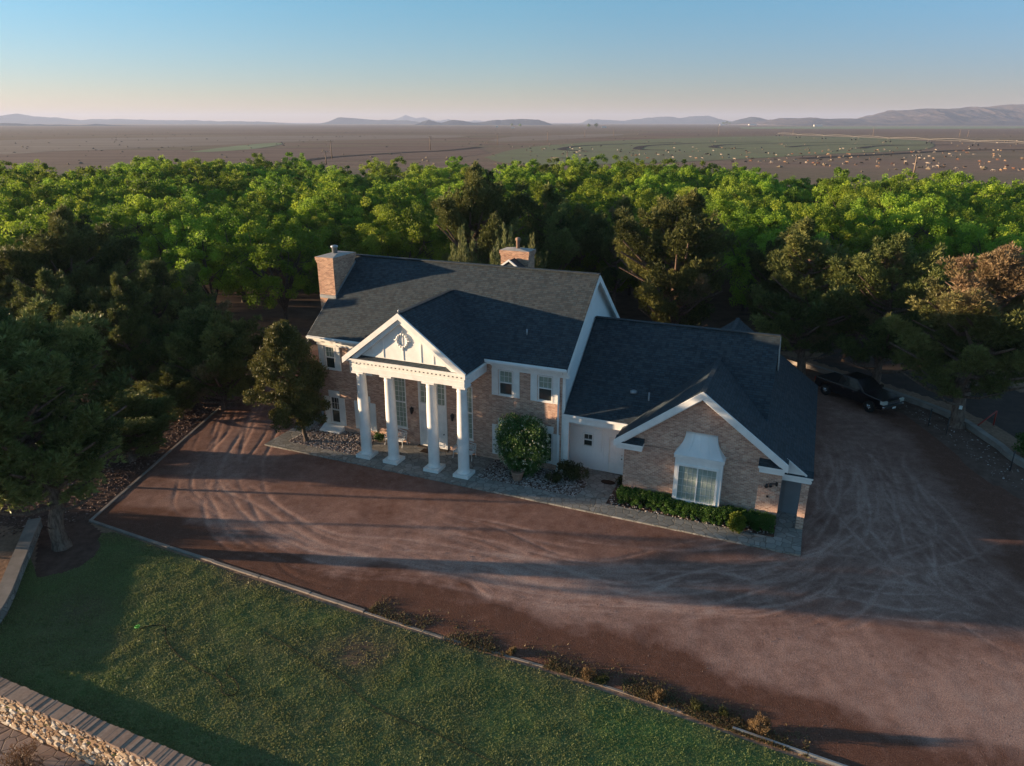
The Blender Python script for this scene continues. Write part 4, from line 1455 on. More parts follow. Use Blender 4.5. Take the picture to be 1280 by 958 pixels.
def limb(segs, pts, r0, r1):
    n = len(pts) - 1
    for i in range(n):
        segs.append((pts[i], pts[i + 1], r0 + (r1 - r0) * i / n, r0 + (r1 - r0) * (i + 1) / n))

def pine_meshes(seed, H, R, clear, nb=62, tufts=38, dead_above=None, trunk_r=.3, open_=0.0, nlen=.23, forks=1, skew=(0, 0)):
    """shaggy desert pine: crooked limbs carrying billowing clumps of needle tufts"""
    r = np.random.default_rng(seed)
    segs = []
    tops = []
    nseg = 9
    for f in range(forks):
        lean = np.array([r.normal(0, .35) + (f * .9 if forks > 1 else 0), r.normal(0, .35), 0])
        P = [np.array([r.normal(0, .07) * i, r.normal(0, .07) * i, H * .96 * i / nseg]) + lean * (i / nseg) ** 1.3 for i in range(nseg + 1)]
        P[0] = np.array([f * .35, 0, -.15])
        limb(segs, P, trunk_r, .03)
        segs.append((P[0], P[0] + (0, 0, .5), trunk_r * 1.35, trunk_r))
        tops.append(P)
    Vs, T, D = [], [], []
    lump = r.random(24) * .5 + .68
    for i in range(nb):
        t = ((i + r.random()) / nb) ** .88
        h = clear + (H - clear) * t
        P = tops[r.integers(forks)]
        k = min(int(h / (H * .96) * nseg), nseg - 1)
        fr = h / (H * .96) * nseg - k
        base = P[k] + (P[k + 1] - P[k]) * min(fr, 1)
        prof = (1 - ((t - .3) / .7) ** 1.45) if t > .3 else .74 + .26 * t / .3
        prof = max(prof, .10)
        az = i * 2.39996 + r.normal(0, .35)
        L = R * prof * lump[int(az / 6.2832 * 24) % 24] * r.uniform(.78, 1.15)
        if r.random() < .14 + open_: L *= .5
        up = r.uniform(.25, .75) + .9 * max(0, t - .60) / .40
        d = unit(np.array([math.cos(az), math.sin(az), up]))
        tip = base + d * L
        mid = base + (tip - base) * .5 + np.array([0, 0, -.09 * L])
        br = max(.02, .022 * L + .012)
        limb(segs, [base, mid, tip], br * 1.6, br * .45)
        ct = np.clip(r.normal(.5, .24), .04, .96)
        dv0 = 0.0
        if dead_above is not None: dv0 = np.clip((h - dead_above) / 2.0 + r.normal(0, .35), 0, 1) * r.uniform(.6, 1)
        elif r.random() < .025: dv0 = .55
        nc = max(3, int(L / .30) + 1)
        sidev = unit(np.cross(d, (0, 0, 1.0)))
        for c in range(nc):
            s = .42 + .66 * (c + r.random() * .5) / nc
            env = math.sin(math.pi * min(1, .25 + .70 * (s - .42) / .66))
            cp = base + (tip - base) * s + sidev * r.normal(0, .16 * L * env * .6) + np.array([0, 0, .30 * L * s * s + r.normal(.04, .10)])
            cr = (.22 + .068 * L) * (.5 + .75 * env) * r.uniform(.8, 1.25)
            m = int(tufts * 1.15 * r.uniform(.7, 1.25) * (cr / .5) ** 1.7)
            u = unit(r.normal(size=(m, 3)))
            u[:, 2] = np.where(u[:, 2] < -.2, -u[:, 2] * .5, u[:, 2])
            tp = cp + u * cr * (r.random((m, 1)) ** .24) * np.array([.9, .9, 1.2])
            nn = 6
            ax = unit(np.repeat(unit(u + np.array([0, 0, .5]) + d * .3), nn, 0) + r.normal(0, .42, (m * nn, 3)))
            ll = r.uniform(.7, 1.3, m * nn) * nlen
            Vs.append(rhombs(np.repeat(tp, nn, 0) + ax * ll[:, None] * .45, ax, ll, r.uniform(.028, .048, m * nn) * (nlen / .2), r))
            T.append(np.clip(ct + np.repeat(r.normal(0, .13, m), nn) + r.normal(0, .07, m * nn), 0, 1))
            D.append(np.full(m * nn, dv0))
    return leaf_mesh('pine_crown', np.vstack(Vs), np.hstack(T), np.hstack(D)), wood('pine_trunk', segs)

def pecan_meshes(seed, H, R, leaf=.26, per=95, lumps=42):
    r = np.random.default_rng(seed)
    segs = []
    th = H * r.uniform(.17, .24)
    fork = np.array([r.normal(0, .15), r.normal(0, .15), th])
    limb(segs, [np.array([0, 0, -.1]), fork * .5 + r.normal(0, .04, 3), fork], .26, .21)
    Vs, T = [], []
    cen = np.array([0, 0, H * .60])
    rad = np.array([R, R, H * .40])
    dirs = []
    for i in range(lumps):
        z = 1 - 1.72 * (i + .5) / lumps
        a = 2.39996 * i + r.normal(0, .25)
        s = math.sqrt(max(0, 1 - z * z))
        dirs.append((s * math.cos(a), s * math.sin(a), z))
    heads = []
    for k in range(6):
        a = 2 * np.pi * (k + r.random() * .7) / 6
        e = cen + np.array([math.cos(a) * R * .5, math.sin(a) * R * .5, H * r.uniform(.02, .16)])
        m_ = fork + (e - fork) * .5 + np.array([0, 0, .25])
        limb(segs, [fork, m_, e], .13, .045)
        heads.append((m_, e))
    for d in dirs:
        d = np.array(d) + r.normal(0, .12, 3)
        rr = r.uniform(.66, 1.0)
        lp = cen + d * rad * rr
        hd = min(heads, key=lambda q: np.linalg.norm(q[1] - lp))
        limb(segs, [hd[1] if lp[2] > hd[1][2] - 1 else hd[0], (hd[1] + lp) / 2 + r.normal(0, .15, 3), lp], .045, .012)
        ct = np.clip(r.normal(.5, .2), .05, .95)
        for c in range(r.integers(3, 6)):
            cp = lp + r.normal(0, .66, 3) * np.array([1, 1, .75]) * (R / 4.3)
            cr = r.uniform(.38, .72) * (R / 4.3)
            m = int(per * r.uniform(.6, 1.3))
            u = unit(r.normal(size=(m, 3)))
            tp = cp + u * cr * (r.random((m, 1)) ** .4) * np.array([1, 1, .85])
            ax = unit(u * .7 + r.normal(0, .6, (m, 3)) + np.array([0, 0, -.15]))
            ll = leaf * r.uniform(.65, 1.35, m)
            Vs.append(rhombs(tp, ax, ll, ll * r.uniform(.42, .62, m), r))
            T.append(np.clip(ct + r.normal(0, .09) + r.normal(0, .13, m), 0, 1))
    return leaf_mesh('orchard_crown', np.vstack(Vs), np.hstack(T)), wood('orchard_trunk', segs)

def clump_mesh(name, seed, pts, radii, per, leaf, asp=.5, up=.0, outward=.6, flat=1.0, tint=.5, tv=.14):
    """leafy mass from a list of clump centres/radii"""
    r = np.random.default_rng(seed)
    Vs, T = [], []
    for p, cr in zip(pts, radii):
        m = int(per * r.uniform(.75, 1.25))
        u = unit(r.normal(size=(m, 3)))
        tp = np.asarray(p) + u * cr * (r.random((m, 1)) ** .38) * np.array([1, 1, flat])
        ax = unit(u * outward + r.normal(0, .55, (m, 3)) + np.array([0, 0, up]))
        ll = leaf * r.uniform(.65, 1.35, m)
        Vs.append(rhombs(tp, ax, ll, ll * asp * r.uniform(.8, 1.2, m), r))
        T.append(np.clip(r.normal(tint, tv) + r.normal(0, .12, m), 0, 1))
    V = np.vstack(Vs)
    V[:, 2] = np.maximum(V[:, 2], .01)
    return leaf_mesh(name, V, np.hstack(T))

def tree_thing(name, crown, trunk, cm, tm, loc, rz=0., sc=1., label='', cat='tree', group=None, crown_name='crown'):
    root = tag(empty(name, loc, rz), label, cat, group)
    root.scale = (sc, sc, sc) if np.isscalar(sc) else sc
    if trunk is not None: link_mesh('trunk', trunk, tm, root) if not trunk.materials else _re('trunk', trunk, root)
    link_mesh(crown_name, crown, cm, root) if not crown.materials else _re(crown_name, crown, root)
    return root
def _re(name, me, parent):
    o = bpy.data.objects.new(name, me)
    COL.objects.link(o)
    o.parent = parent
    return o

# ---- pines.  (pixel x, depth, top pixel y, crown radius, variant)
PV_ = [pine_meshes(101, 10.5, 4.0, 1.7, 82, 48, trunk_r=.29),
       pine_meshes(102, 10.5, 3.6, 1.0, 66, 44, trunk_r=.28, open_=.05),
       pine_meshes(103, 10.5, 2.9, 2.8, 52, 38, trunk_r=.24, open_=.14),
       pine_meshes(104, 10.5, 3.9, 1.3, 78, 44, trunk_r=.32, forks=2),
       pine_meshes(105, 10.5, 4.0, 1.0, 70, 42, dead_above=5.4, trunk_r=.33, open_=.05),
       pine_meshes(106, 6.0, 3.1, .3, 76, 50, trunk_r=.22),
       pine_meshes(107, 12.0, 2.4, 4.1, 80, 46, trunk_r=.11)]
PH = [10.5, 10.5, 10.5, 10.5, 10.5, 6.0, 12.0]
def pine(px, depth, ytop, var, label, rz, sxy=1.0, x=None):
    top = AT(px, ytop, depth)
    sc = top[2] / PH[var]
    return tree_thing('pine_tree', PV_[var][0], PV_[var][1], M['pine'], M['bark_pine'], (top[0] if x is None else x, depth, 0), rz, (sc * sxy, sc * sxy, sc), label, 'tree')
tl = G(78, 684)
pine(95, tl[1], 396, 0, 'large dark pine with a thick pale trunk beside the low stone garden wall', .4, 1.2, x=tl[0])
t = G(211, 545); pine(188, 49, 330, 2, 'slender pine near the left driveway bend with an open sunlit head', 1.2, .9)
pine(140, 44.8, 346, 6, 'narrow pine left of the slender pine near the driveway bend', 1.1, 1.0)
pine(205, 43.6, 462, 5, 'low bushy pine on the leaf litter strip beside the left driveway kerb', 2.2, 1.2, x=t[0] - .3)
pine(150, 37.6, 500, 5, 'lowest spreading pine between the thick trunked pine and the driveway kerb', 3.4, 1.5)
pine(80, 52.5, 270, 3, 'tallest dark pine behind the others at the left edge', 2.2, 1.0)
pine(244, 49.5, 336, 2, 'slender leaning pine with a bare reddish trunk near the orchard edge at left', 3.9, .85)
pine(262, 45.5, 398, 5, 'low dense dark green pine spreading near the driveway bend', .7, 1.0)
pine(-130, 28.7, 380, 0, 'pine just beyond the left edge of the view, beside the thick trunked pine', 5.1, 1.0)
pine(15, 50, 328, 5, 'pine with yellowed needles in front of the tallest dark pine', 4.1, 1.0)
pine(128, 46.6, 372, 5, 'broad pine between the thick trunked pine and the slender pines', 2.9, .85)
pine(62, 45.5, 345, 1, 'dense pine right of the pine at the left edge', .9, .95)
pine(178, 46.5, 412, 5, 'bushy low pine filling the gap beside the driveway bend', 5.0, .95)
pine(150, 56, 300, 1, 'pine at the orchard edge right of the tallest dark pine', 3.0, .95)
pine(598, 65, 214, 3, 'tall pine behind the middle of the house roof', 1.9, .78)
pine(690, 66, 238, 1, 'dark shaded pine right of the rear chimney', .2, .95)
pine(735, 69, 262, 3, 'dark pine in the shade behind the rear chimney and small topped pine', 3.2, .8)
pine(772, 65.5, 252, 2, 'pine with a small rounded sunlit head behind the house gable', 2.0, .82)
pine(848, 58, 246, 3, 'big sunlit pine with a double orange trunk behind the side wing', 5.6, .98)
pine(1030, 51.5, 282, 1, 'dark pine with a few sunlit boughs behind the rear end of the pickup', .9, 1.15)
pine(975, 60, 300, 3, 'dark pine in the shade behind the far end of the side wing', 4.4, .8)
pine(1128, 49.5, 296, 1, 'pine with a broad sunlit olive top beyond the pickup', 2.6, 1.12)
pine(1232, 42.5, 312, 4, 'pine with dry brown upper needles beside the low concrete wall', 1.3, 1.2, x=28.9)
pine(1300, 50, 330, 1, 'pine at the right edge behind the brown topped pine', .5, 1.0)
pine(1078, 56, 318, 0, 'shaded pine behind the pickup between two sunlit pines', 2.2, .9)

# ---- pines outside the frame on the left: their shadows fall into the picture; the farthest is added only to block sun
for x, y, h, v, rz, sxy, lab in [(-33, 35.3, 11.4, 6, 2.0, 1.0, 'slim pine standing beyond the left edge of the view'), (-40, 32.9, 11.5, 6, 4.0, 1.0, 'unseen slim pine added farthest beyond the left edge to block sun')]:
    sc = h / PH[v]
    tree_thing('pine_tree', PV_[v][0], PV_[v][1], M['pine'], M['bark_pine'], (x, y, 0), rz, (sc * sxy, sc * sxy, sc), lab, 'tree')

# ---- orchard
PEC = [pecan_meshes(200 + k, 10.2, 4.6, .18, 215, 46) for k in range(4)]
PEF = [pecan_meshes(220 + k, 10.2, 4.7, .255, 120, 44) for k in range(3)]
near = [((252, 66), 'sunlit orchard tree with a broad rounded crown left of the left chimney'),
        ((345, 65), 'bright green orchard tree on a dark trunk just behind the left chimney'),
        ((500, 72), 'yellow green orchard tree above the left part of the main roof ridge'),
        ((1268, 60), 'orchard tree behind the brown topped pine at the right')]
pl = []
for (px, dep), lab in near:
    p = AT(px, 300, dep)
    pl.append((p[0], dep))
    k = len(pl)
    tree_thing('orchard_tree', PEC[k % 4][0], PEC[k % 4][1], M['pecan'], M['bark_dark'], (p[0], dep, 0), k * 1.7, 1.0 + .03 * (k % 2), lab)
ca, sa = math.cos(.21), math.sin(.21)
cnt = 0
cand = []
for i in range(-22, 23):
    for j in range(-4, 15):
        gx, gy = i * 8.6, 62 + j * 8.6
        x, y = gx * ca - (gy - 62) * sa, 62 + gx * sa * .35 + (gy - 62) * ca
        x += random.gauss(0, .55); y += random.gauss(0, .55)
        if y < 60 or abs(x) > y * .80 + 6: continue
        far = 168 - max(0, x) * .48 + 9 * math.sin(x * .07)
        if y > far: continue
        if -24 < x < 24 and y < 69: continue
        if 24 <= x < 45 and y < 62: continue
        if any(math.hypot(x - a, y - b) < 7.2 for a, b in pl): continue
        if random.random() < .015: continue
        cand.append((x, y))
cand.sort(key=lambda p: p[1])
for x, y in cand[:285]:
    me = PEC[random.randrange(4)] if y < 92 else PEF[random.randrange(3)]
    s = random.uniform(.82, 1.14)
    tree_thing('orchard_tree', me[0], me[1], M['pecan'], M['bark_dark'], (x, y, 0), random.uniform(0, 6.28), (s * random.uniform(.95, 1.08), s * random.uniform(.95, 1.08), s),
               'leafy green orchard tree standing in the dense rows beyond the house', 'tree', 'orchard trees in rows beyond the house')
print('orchard trees', len(cand))

# ---- juniper at the house corner
def round_tree(seed, H, R, z0, lumps, leaf, per, asp, up, flat=.8, shape=.9, off=0.0):
    r = np.random.default_rng(seed)
    segs = []
    limb(segs, [np.array([0, 0, -.1]), np.array([off * .3, .02, H * .2]), np.array([off, .05, H * .5]), np.array([off, 0, H * .93])], .13, .03)
    pts, rad = [], []
    for i in range(lumps):
        t = (i + r.random()) / lumps
        z = z0 + (H - z0) * t
        pr = R * (math.sin(math.pi * min(1, .18 + .80 * t)) ** shape)
        a = r.uniform(0, 6.283)
        q = pr * (r.random() ** .35) * r.uniform(.7, 1.12)
        p = np.array([q * math.cos(a) + off * min(1, z / H * 2.2), q * math.sin(a), z + r.normal(0, .1)])
        pts.append(p); rad.append(r.uniform(.28, .55) * (R / 2.2) ** .6)
        if i % 3 == 0: limb(segs, [np.array([off * min(1, z / H * 2), 0, z - .25 * q]), p], .035, .01)
    return clump_mesh('crown_mesh', seed, pts, rad, per, leaf, asp, up, .8, flat), wood('trunk_mesh', segs)
c, t = round_tree(301, 7.35, 2.2, 1.3, 250, .15, 230, .42, .35, off=-.85)
p = G(384, 552, .1)
tree_thing('juniper_tree', c, t, M['juniper'], M['bark_dark'], p, 0, 1, 'rounded dark juniper tree in the stone bed at the left corner of the house')
# ---- feathery salt cedars behind the roof
def spray_tree(seed, H, R, n=46):
    r = np.random.default_rng(seed)
    pts, rad, segs = [], [], []
    limb(segs, [np.array([0, 0, -.1]), np.array([.1, 0, H * .3]), np.array([0, .1, H * .8])], .16, .03)
    for i in range(n):
        a = i * 2.39996
        q = R * math.sqrt((i + .5) / n)
        top = H * (1 - .42 * (q / R) ** 1.5) * r.uniform(.82, 1.05)
        lean = r.uniform(.15, .32)
        z0 = max(.8, top - r.uniform(3.0, 4.6))
        b0 = np.array([q * .45 * math.cos(a), q * .45 * math.sin(a), z0 * .7])
        tip = np.array([q * math.cos(a), q * math.sin(a), top])
        limb(segs, [b0, (b0 + tip) / 2 + r.normal(0, .1, 3), tip], .035, .008)
        k = 11
        for j in range(k):
            s_ = (j + .6) / k
            w_ = math.sin(math.pi * min(1, .18 + .8 * s_)) ** .8
            pts.append(b0 + (tip - b0) * (.25 + .78 * s_) + r.normal(0, .09, 3)); rad.append(.10 + .30 * w_)
    return clump_mesh('crown_mesh', seed, pts, rad, 62, .30, .15, 1.5, .5, 1.25), wood('trunk_mesh', segs, 5)
c, t = spray_tree(302, 11.0, 2.7)
for px, d, yt, sxy, rz, lab in ((575, 54, 274, .8, 0, 'feathery grey green tree behind the roof, below the tall pine'), (632, 52.5, 272, .75, 2, 'feathery grey green tree just left of the rear chimney'),
                           (668, 55, 284, .6, 4, 'feathery grey green tree just behind the rear chimney')):
    p = AT(px, yt, d)
    tree_thing('feathery_tree', c, t, M['cedar'], M['bark_dark'], (p[0], d, 0), rz, (sxy, sxy, p[2] / 11.3), lab)

# ---- planting by the house
def bush(name, seed, loc, rx, ry, h, n, leaf, per, mat, label, cat='shrub', asp=.55, z0=.12, flowers=0, cr=.3, rz=0, lobes=None, up=.1, group=None):
    r = np.random.default_rng(seed)
    pts, rad = [], []
    for i in range(n):
        u = unit(r.normal(size=3))
        q = r.random() ** .3
        x, y = u[0] * rx * q, u[1] * ry * q
        z = z0 + (h - z0) * (.5 + .5 * u[2] * q)
        if lobes is not None: z *= lobes(x)
        k = 1 if z > .3 * h else .9
        pts.append((x * k, y * k, z)); rad.append(cr * r.uniform(.7, 1.25))
    root = tag(empty(name, loc, rz), label, cat, group)
    link_mesh('foliage', clump_mesh('foliage', seed, pts, rad, per, leaf, asp, up), mat, root)
    sg = []
    for k in range(7):
        a = r.uniform(0, 6.28)
        limb(sg, [np.array([.08 * math.cos(a), .08 * math.sin(a), -.05]), np.array([rx * .4 * math.cos(a), ry * .4 * math.sin(a), h * .6])], .03, .01)
    link_mesh('stem', wood('stem', sg, 5), M['bark_dark'], root)
    if flowers:
        V = []
        for k in range(flowers):
            u = unit(r.normal(size=3))
            z = z0 + (h - z0) * (.5 + .5 * u[2])
            if lobes is not None: z *= lobes(u[0] * rx)
            c0 = np.array([u[0] * rx * 1.08, u[1] * ry * 1.12, z])
            m = r.integers(6, 12)
            ax = unit(r.normal(size=(m, 3)))
            V.append(rhombs(c0 + r.normal(0, .035, (m, 3)), ax, np.full(m, .055), np.full(m, .042), r))
        link_mesh('blossom', leaf_mesh('blossom', np.vstack(V), np.zeros(sum(len(v) for v in V) // 4)), M['flower'], root)
    return root
bush('flowering_bush', 401, HW(-13.35, 33.2, .09), 1.48, .9, 3.5, 170, .095, 270, M['bush'], 'large dense dark green bush with pale blossoms in front of the right windows', 'bush', cr=.42, rz=-ANG, flowers=300,
     lobes=lambda x: 1.0 - .12 * math.exp(-((x + .15) / .3) ** 2) + .02 * x, z0=.15)
b = MB(); b.lathe((0, 0, 0), [(.20, 0), (.25, .04), (.30, .3), (.33, .46), (.36, .48), (.36, .55), (.30, .55), (.28, .45)], 22)
tag(b.build('stone_urn', M['terracotta'], loc=HW(-13.3, 32.42, .07)), 'round tan pot standing under the flowering bush', 'pot')
bush('rose_bush', 402, HW(-10.5, 33.6, .09), .85, .6, 1.0, 46, .085, 90, M['rose'], 'scruffy rose bush beside the side door path', cr=.22, rz=-ANG)
bush('rose_bush', 403, HW(-11.35, 32.9, .09), .4, .35, .6, 16, .08, 80, M['rose'], 'small low rose bush between the flowering bush and the side path', cr=.18, rz=-ANG)
bush('rose_bush', 404, HW(-7.8, 33.9, .09), .28, .3, .55, 12, .08, 80, M['rose'], 'tiny shrub against the brick wing beside the side door', cr=.16, rz=-ANG)
bush('lime_shrub', 405, HW(-1.55, 31.62, .1), .42, .36, .88, 34, .085, 130, M['limeshrub'], 'bright yellow green shrub standing out of the clipped hedge', cr=.2, rz=-ANG)
bush('small_shrub', 406, HW(-23.1, 33.7, .1), .35, .3, .55, 14, .08, 80, M['hedge'], 'little green shrub at the left foot of the porch wall', cr=.17, rz=-ANG)
# hedge
r_ = np.random.default_rng(410)
pts, rad = [], []
for k in range(760):
    u = r_.uniform(-7.55, .02)
    t = r_.random()
    vv = r_.uniform(31.82, 32.1) if -5.0 < u < -2.4 else r_.uniform(31.82, 32.52)
    zz = r_.uniform(.12, .74) if r_.random() < .5 else .72 + .02 * math.sin(u * 2.1)
    pts.append(HW(u, vv, zz) - HW(-3.75, 32.1)); rad.append(r_.uniform(.11, .17))
root = tag(empty('clipped_hedge', HW(-3.75, 32.1, .08)), 'low clipped green hedge along the foot of the brick wing', 'hedge')
link_mesh('foliage', clump_mesh('foliage', 410, pts, rad, 190, .052, .6, .15), M['hedge'], root)
sg = []
for k in range(16):
    p = HW(-7.3 + k * .48, 32.0) - HW(-3.75, 32.1)
    limb(sg, [p + (0, 0, -.1), p + (.03, 0, .45)], .02, .01)
link_mesh('stem', wood('stem', sg, 5), M['bark_dark'], root)

bush('low_shrub', 461, np.array([-28.5, 37.8, 0.]), 1.8, 1.55, 2.1, 70, .13, 150, M['hedge'], 'low dark shrub added behind the thick trunked pine to shade the driveway', cr=.4)  # added shadow caster, mostly hidden by the pine crown
bush('low_shrub', 462, np.array([-31, 30.4, 0.]), 1.6, 2.1, 1.6, 70, .13, 150, M['hedge'], 'unseen low wide shrub added beyond the left edge to shade the ground', cr=.4)  # unseen, added to extend the ground shade near the kerb corner
# dry weeds along the lawn edge, tumbleweed, shrub on the lower terrace, dark shrubs in the litter bed
def dry(name, seed, loc, rx, h, n, mat, label, cat='weed', group=None, leaf=.12, asp=.12, up=.9):
    return bush(name, seed, loc, rx, rx, h, n, leaf, 60, mat, label, cat, asp, .02, 0, rx * .45, up=up, group=group)
G_ = lambda x, y, z=.02: G(x, y, z)
dry('tumbleweed', 421, G_(948, 914), .30, .55, 26, M['dryplant'], 'brown dried bush on the driveway edge beside the white metal edging')
for i, (x, y, s) in enumerate([(735, 846, .24), (752, 851, .2), (822, 872, .24), (868, 884, .2), (640, 816, .16), (905, 893, .16)]):
    dry('dry_weed', 430 + i, G_(x, y), s * 1.2, s * .5, 12, M['rose'] if i % 2 else M['dryplant'], 'little dry weed growing along the edge between lawn and driveway', 'weed', 'weeds along the lawn edge')
def weed_strip():
    ln = np.vstack([[KC + [.2, .1]], [G(560, 800)[:2]], [G(680, 833)[:2]], [G(810, 874)[:2]], [KD], [KE]])
    ln = spline(ln, 20)
    n = 26000
    k = rng.integers(0, len(ln) - 1, n)
    p = ln[k] + (ln[k + 1] - ln[k]) * rng.random((n, 1))
    o = np.abs(rng.normal(0, .42, n)) - .12
    X, Y = p[:, 0] + o * .42, p[:, 1] + o * .9
    den = fbm(X * 1.1, Y * 1.1, 97, 4)
    ok = rng.random(n) < np.clip((den - .38) * 4.5, 0, 1)
    X, Y, den = X[ok], Y[ok], den[ok]
    n = len(X)
    a = rng.uniform(0, 6.283, n); wd = rng.uniform(.012, .03, n); h = rng.uniform(.03, .10, n) + .12 * np.clip(den - .55, 0, 1)
    v = np.zeros((n, 3, 3))
    v[:, 0] = np.stack([X - wd * np.cos(a), Y - wd * np.sin(a), np.full(n, .02)], -1)
    v[:, 1] = np.stack([X + wd * np.cos(a), Y + wd * np.sin(a), np.full(n, .02)], -1)
    v[:, 2] = np.stack([X + rng.normal(0, .05, n), Y + rng.normal(0, .05, n), .02 + h], -1)
    me = np_mesh('weeds', v.reshape(-1, 3), np.arange(3 * n).reshape(n, 3), {'tint': ('FACE', np.clip(rng.normal(.35, .25, n), 0, 1))})
    tag(link_mesh('weeds', me, M['weedstrip']), kind='stuff')
M['weedstrip'] = mat_foliage('dry_weed_blades', (.14, .085, .05), (.15, .125, .055), (.12, .15, .05), trans=.25, vary=0)
weed_strip()
dry('terrace_shrub', 441, SW_A + sw_d * ((G(55, 905) - SW_A) @ sw_d - .1) + sw_n * 1.15 + np.array([0, 0, LOW_Z]), .55, .75, 34, M['dryplant'], 'brown dried shrub on the stone paving below the retaining wall', 'shrub')
for i, (x, y, lab) in enumerate([(185, 566, 'small dark shrub in the leaf litter near the thin trunked pine'), (268, 484, 'small dark shrub in the leaf litter near the driveway bend')]):
    bush('dark_shrub', 450 + i, G_(x, y), .5, .4, .45, 16, .09, 70, M['rose'], lab, cr=.2)
bush('low_shrub', 460, G_(1288, 575), 1.1, 1.0, 1.5, 44, .11, 110, M['hedge'], 'green shrub at the right edge behind the low concrete wall', cr=.35)

# ================================================================== SMALL THINGS
def bench(loc, rz, label):
    root = tag(empty('garden_bench', loc, rz), label, 'bench', 'white iron benches on the porch')
    b = MB()
    for k in range(7): b.box((-.6, -.44 + k * .065, .40), (.6, -.44 + k * .065 + .045, .425))
    b.box((-.62, -.46, .375), (.62, -.43, .399)); b.box((-.62, -.02, .375), (.62, .0, .399))
    b.build('seat', M['white'], root)
    b = MB()
    b.bar((-.62, .03, .40), (-.62, .10, .82), .022); b.bar((.62, .03, .40), (.62, .10, .82), .022)
    for k in range(12):
        x0, x1 = -.62 + k * 1.24 / 12, -.62 + (k + 1) * 1.24 / 12
        f = lambda x: .84 + .09 * math.cos(x * 2.4) ** 2
        b.bar((x0, .1, f(x0)), (x1, .1, f(x1)), .024); b.bar((x0, .04, .5), (x1, .04, .5), .018)
        b.bar((x0, .045, .52), (x1, .09, .80), .013); b.bar((x1, .045, .52), (x0, .09, .80), .013)
    for k in range(6):
        xc = -.5 + k * .2
        for q in range(8):
            a0, a1 = q * math.pi / 4, (q + 1) * math.pi / 4
            b.bar((xc + .08 * math.cos(a0), .07, .66 + .08 * math.sin(a0)), (xc + .08 * math.cos(a1), .07, .66 + .08 * math.sin(a1)), .012, n=5)
    b.build('backrest', M['white'], root)
    for s in (-1, 1):
        b = MB()
        b.bar((s * .62, -.44, .62), (s * .62, .06, .64), .022); b.bar((s * .62, -.44, .40), (s * .62, -.44, .62), .018); b.bar((s * .62, -.3, .41), (s * .62, -.1, .62), .013)
        b.build('armrest', M['white'], root)
        for y0, y1 in ((-.43, -.50), (0, .1)):
            b = MB()
            b.bar((s * .59, y0, .39), (s * .6, (y0 + y1) / 2 + .03, .2), .022, .018); b.bar((s * .6, (y0 + y1) / 2 + .03, .2), (s * .61, y1, 0), .018, .026)
            b.build('leg', M['white'], root)
    return root
bench(HW(-21.85, 33.92, .115), -ANG, 'white ornate iron bench on the porch under the left tall window')
bench(HW(-17.2, 33.92, .115), -ANG, 'white ornate iron bench on the porch under the right tall window')
for u, v, wd, dp, lab in ((-19.5, 33.62, 1.0, .5, 'dark brown doormat on the porch at the white double front door'), (-8.6, 34.0, .8, .48, 'dark oval mat on the path to the side door')):
    b = MB()
    if u < -15: b.box((-wd / 2, -dp / 2, 0), (wd / 2, dp / 2, .018))
    else: b.prism([(wd / 2 * math.cos(q), dp / 2 * math.sin(q), 0) for q in np.arange(20) * math.pi / 10], (0, 0, .018))
    o = b.build('doormat', M['mat'], loc=HW(u, v, .119))
    o.rotation_euler[2] = -ANG
    tag(o, lab, 'mat')

# sprinkler and hose on the lawn
M['green_plastic'] = mat_plain('green_plastic', (.05, .42, .03), .4, .5, .1)
M['hose'] = mat_plain('hose_rubber', (.016, .014, .012), .85, .1, .15)
p = G(172, 785, .1)
b = MB()
for k in range(14):
    a0, a1 = 2 * math.pi * k / 14, 2 * math.pi * (k + 1) / 14
    b.bar((.085 * math.cos(a0), .085 * math.sin(a0), .06), (.085 * math.cos(a1), .085 * math.sin(a1), .06), .02, n=6)
b.bar((-.085, 0, .05), (.085, 0, .05), .014); b.bar((0, 0, .04), (0, 0, .12), .02)
tag(b.build('sprinkler', M['green_plastic'], loc=p), 'small bright green ring sprinkler lying on the lawn', 'sprinkler')
def cable(name, px, r, mat, label, cat, z=.065):
    pts = spline([G(x, y, z) for x, y in px], 8)
    b = MB(pts[0])
    for p, q in zip(pts[:-1], pts[1:]): b.bar(p, q, r, n=6, caps=False)
    return tag(b.build(name, mat, loc=pts[0]), label, cat)
cable('garden_hose', [(175, 786), (190, 782), (206, 783), (208, 800), (222, 818), (244, 834), (266, 845), (276, 855), (278, 866), (290, 869), (298, 862), (294, 850), (283, 842), (290, 828)], .013, M['hose'], 'dark garden hose snaking over the lawn from the green sprinkler', 'hose')
cable('irrigation_pipe', [(330, 790), (420, 845), (470, 885), (540, 915), (640, 965)], .010, M['hose'], 'thin dark pipe lying across the lawn towards the bottom edge', 'pipe')

# ---- pickup
M['paint'] = mat_plain('black_car_paint', (.008, .008, .010), .22, .6, .05)
M['chrome'] = mat_plain('chrome', (.55, .56, .58), .18, .5, .05, metal=1.0)
M['lens'] = mat_plain('headlamp_lens', (.55, .55, .50), .15, .6, .1)
M['red_lens'] = mat_plain('tail_lamp', (.30, .03, .02), .2, .6, .1)
f, rr_ = G(1086, 515, .03), G(1032, 493.5, .03)
hd = unit(f - rr_)
side = np.array([hd[1], -hd[0], 0])              # vehicle's right hand (towards the camera)
ctr = (f + rr_) / 2 - side * .86
truck = tag(empty('pickup_truck', (ctr[0], ctr[1], .035), math.atan2(hd[1], hd[0])), 'black crew cab pickup truck parked behind the side wing by the low wall', 'pickup')
def tb(): return MB((0, 0, 0))
def arch(cx, r, n=9): return [(cx + r * math.cos(q), .42 + r * math.sin(q)) for q in np.linspace(math.pi, 0, n)]
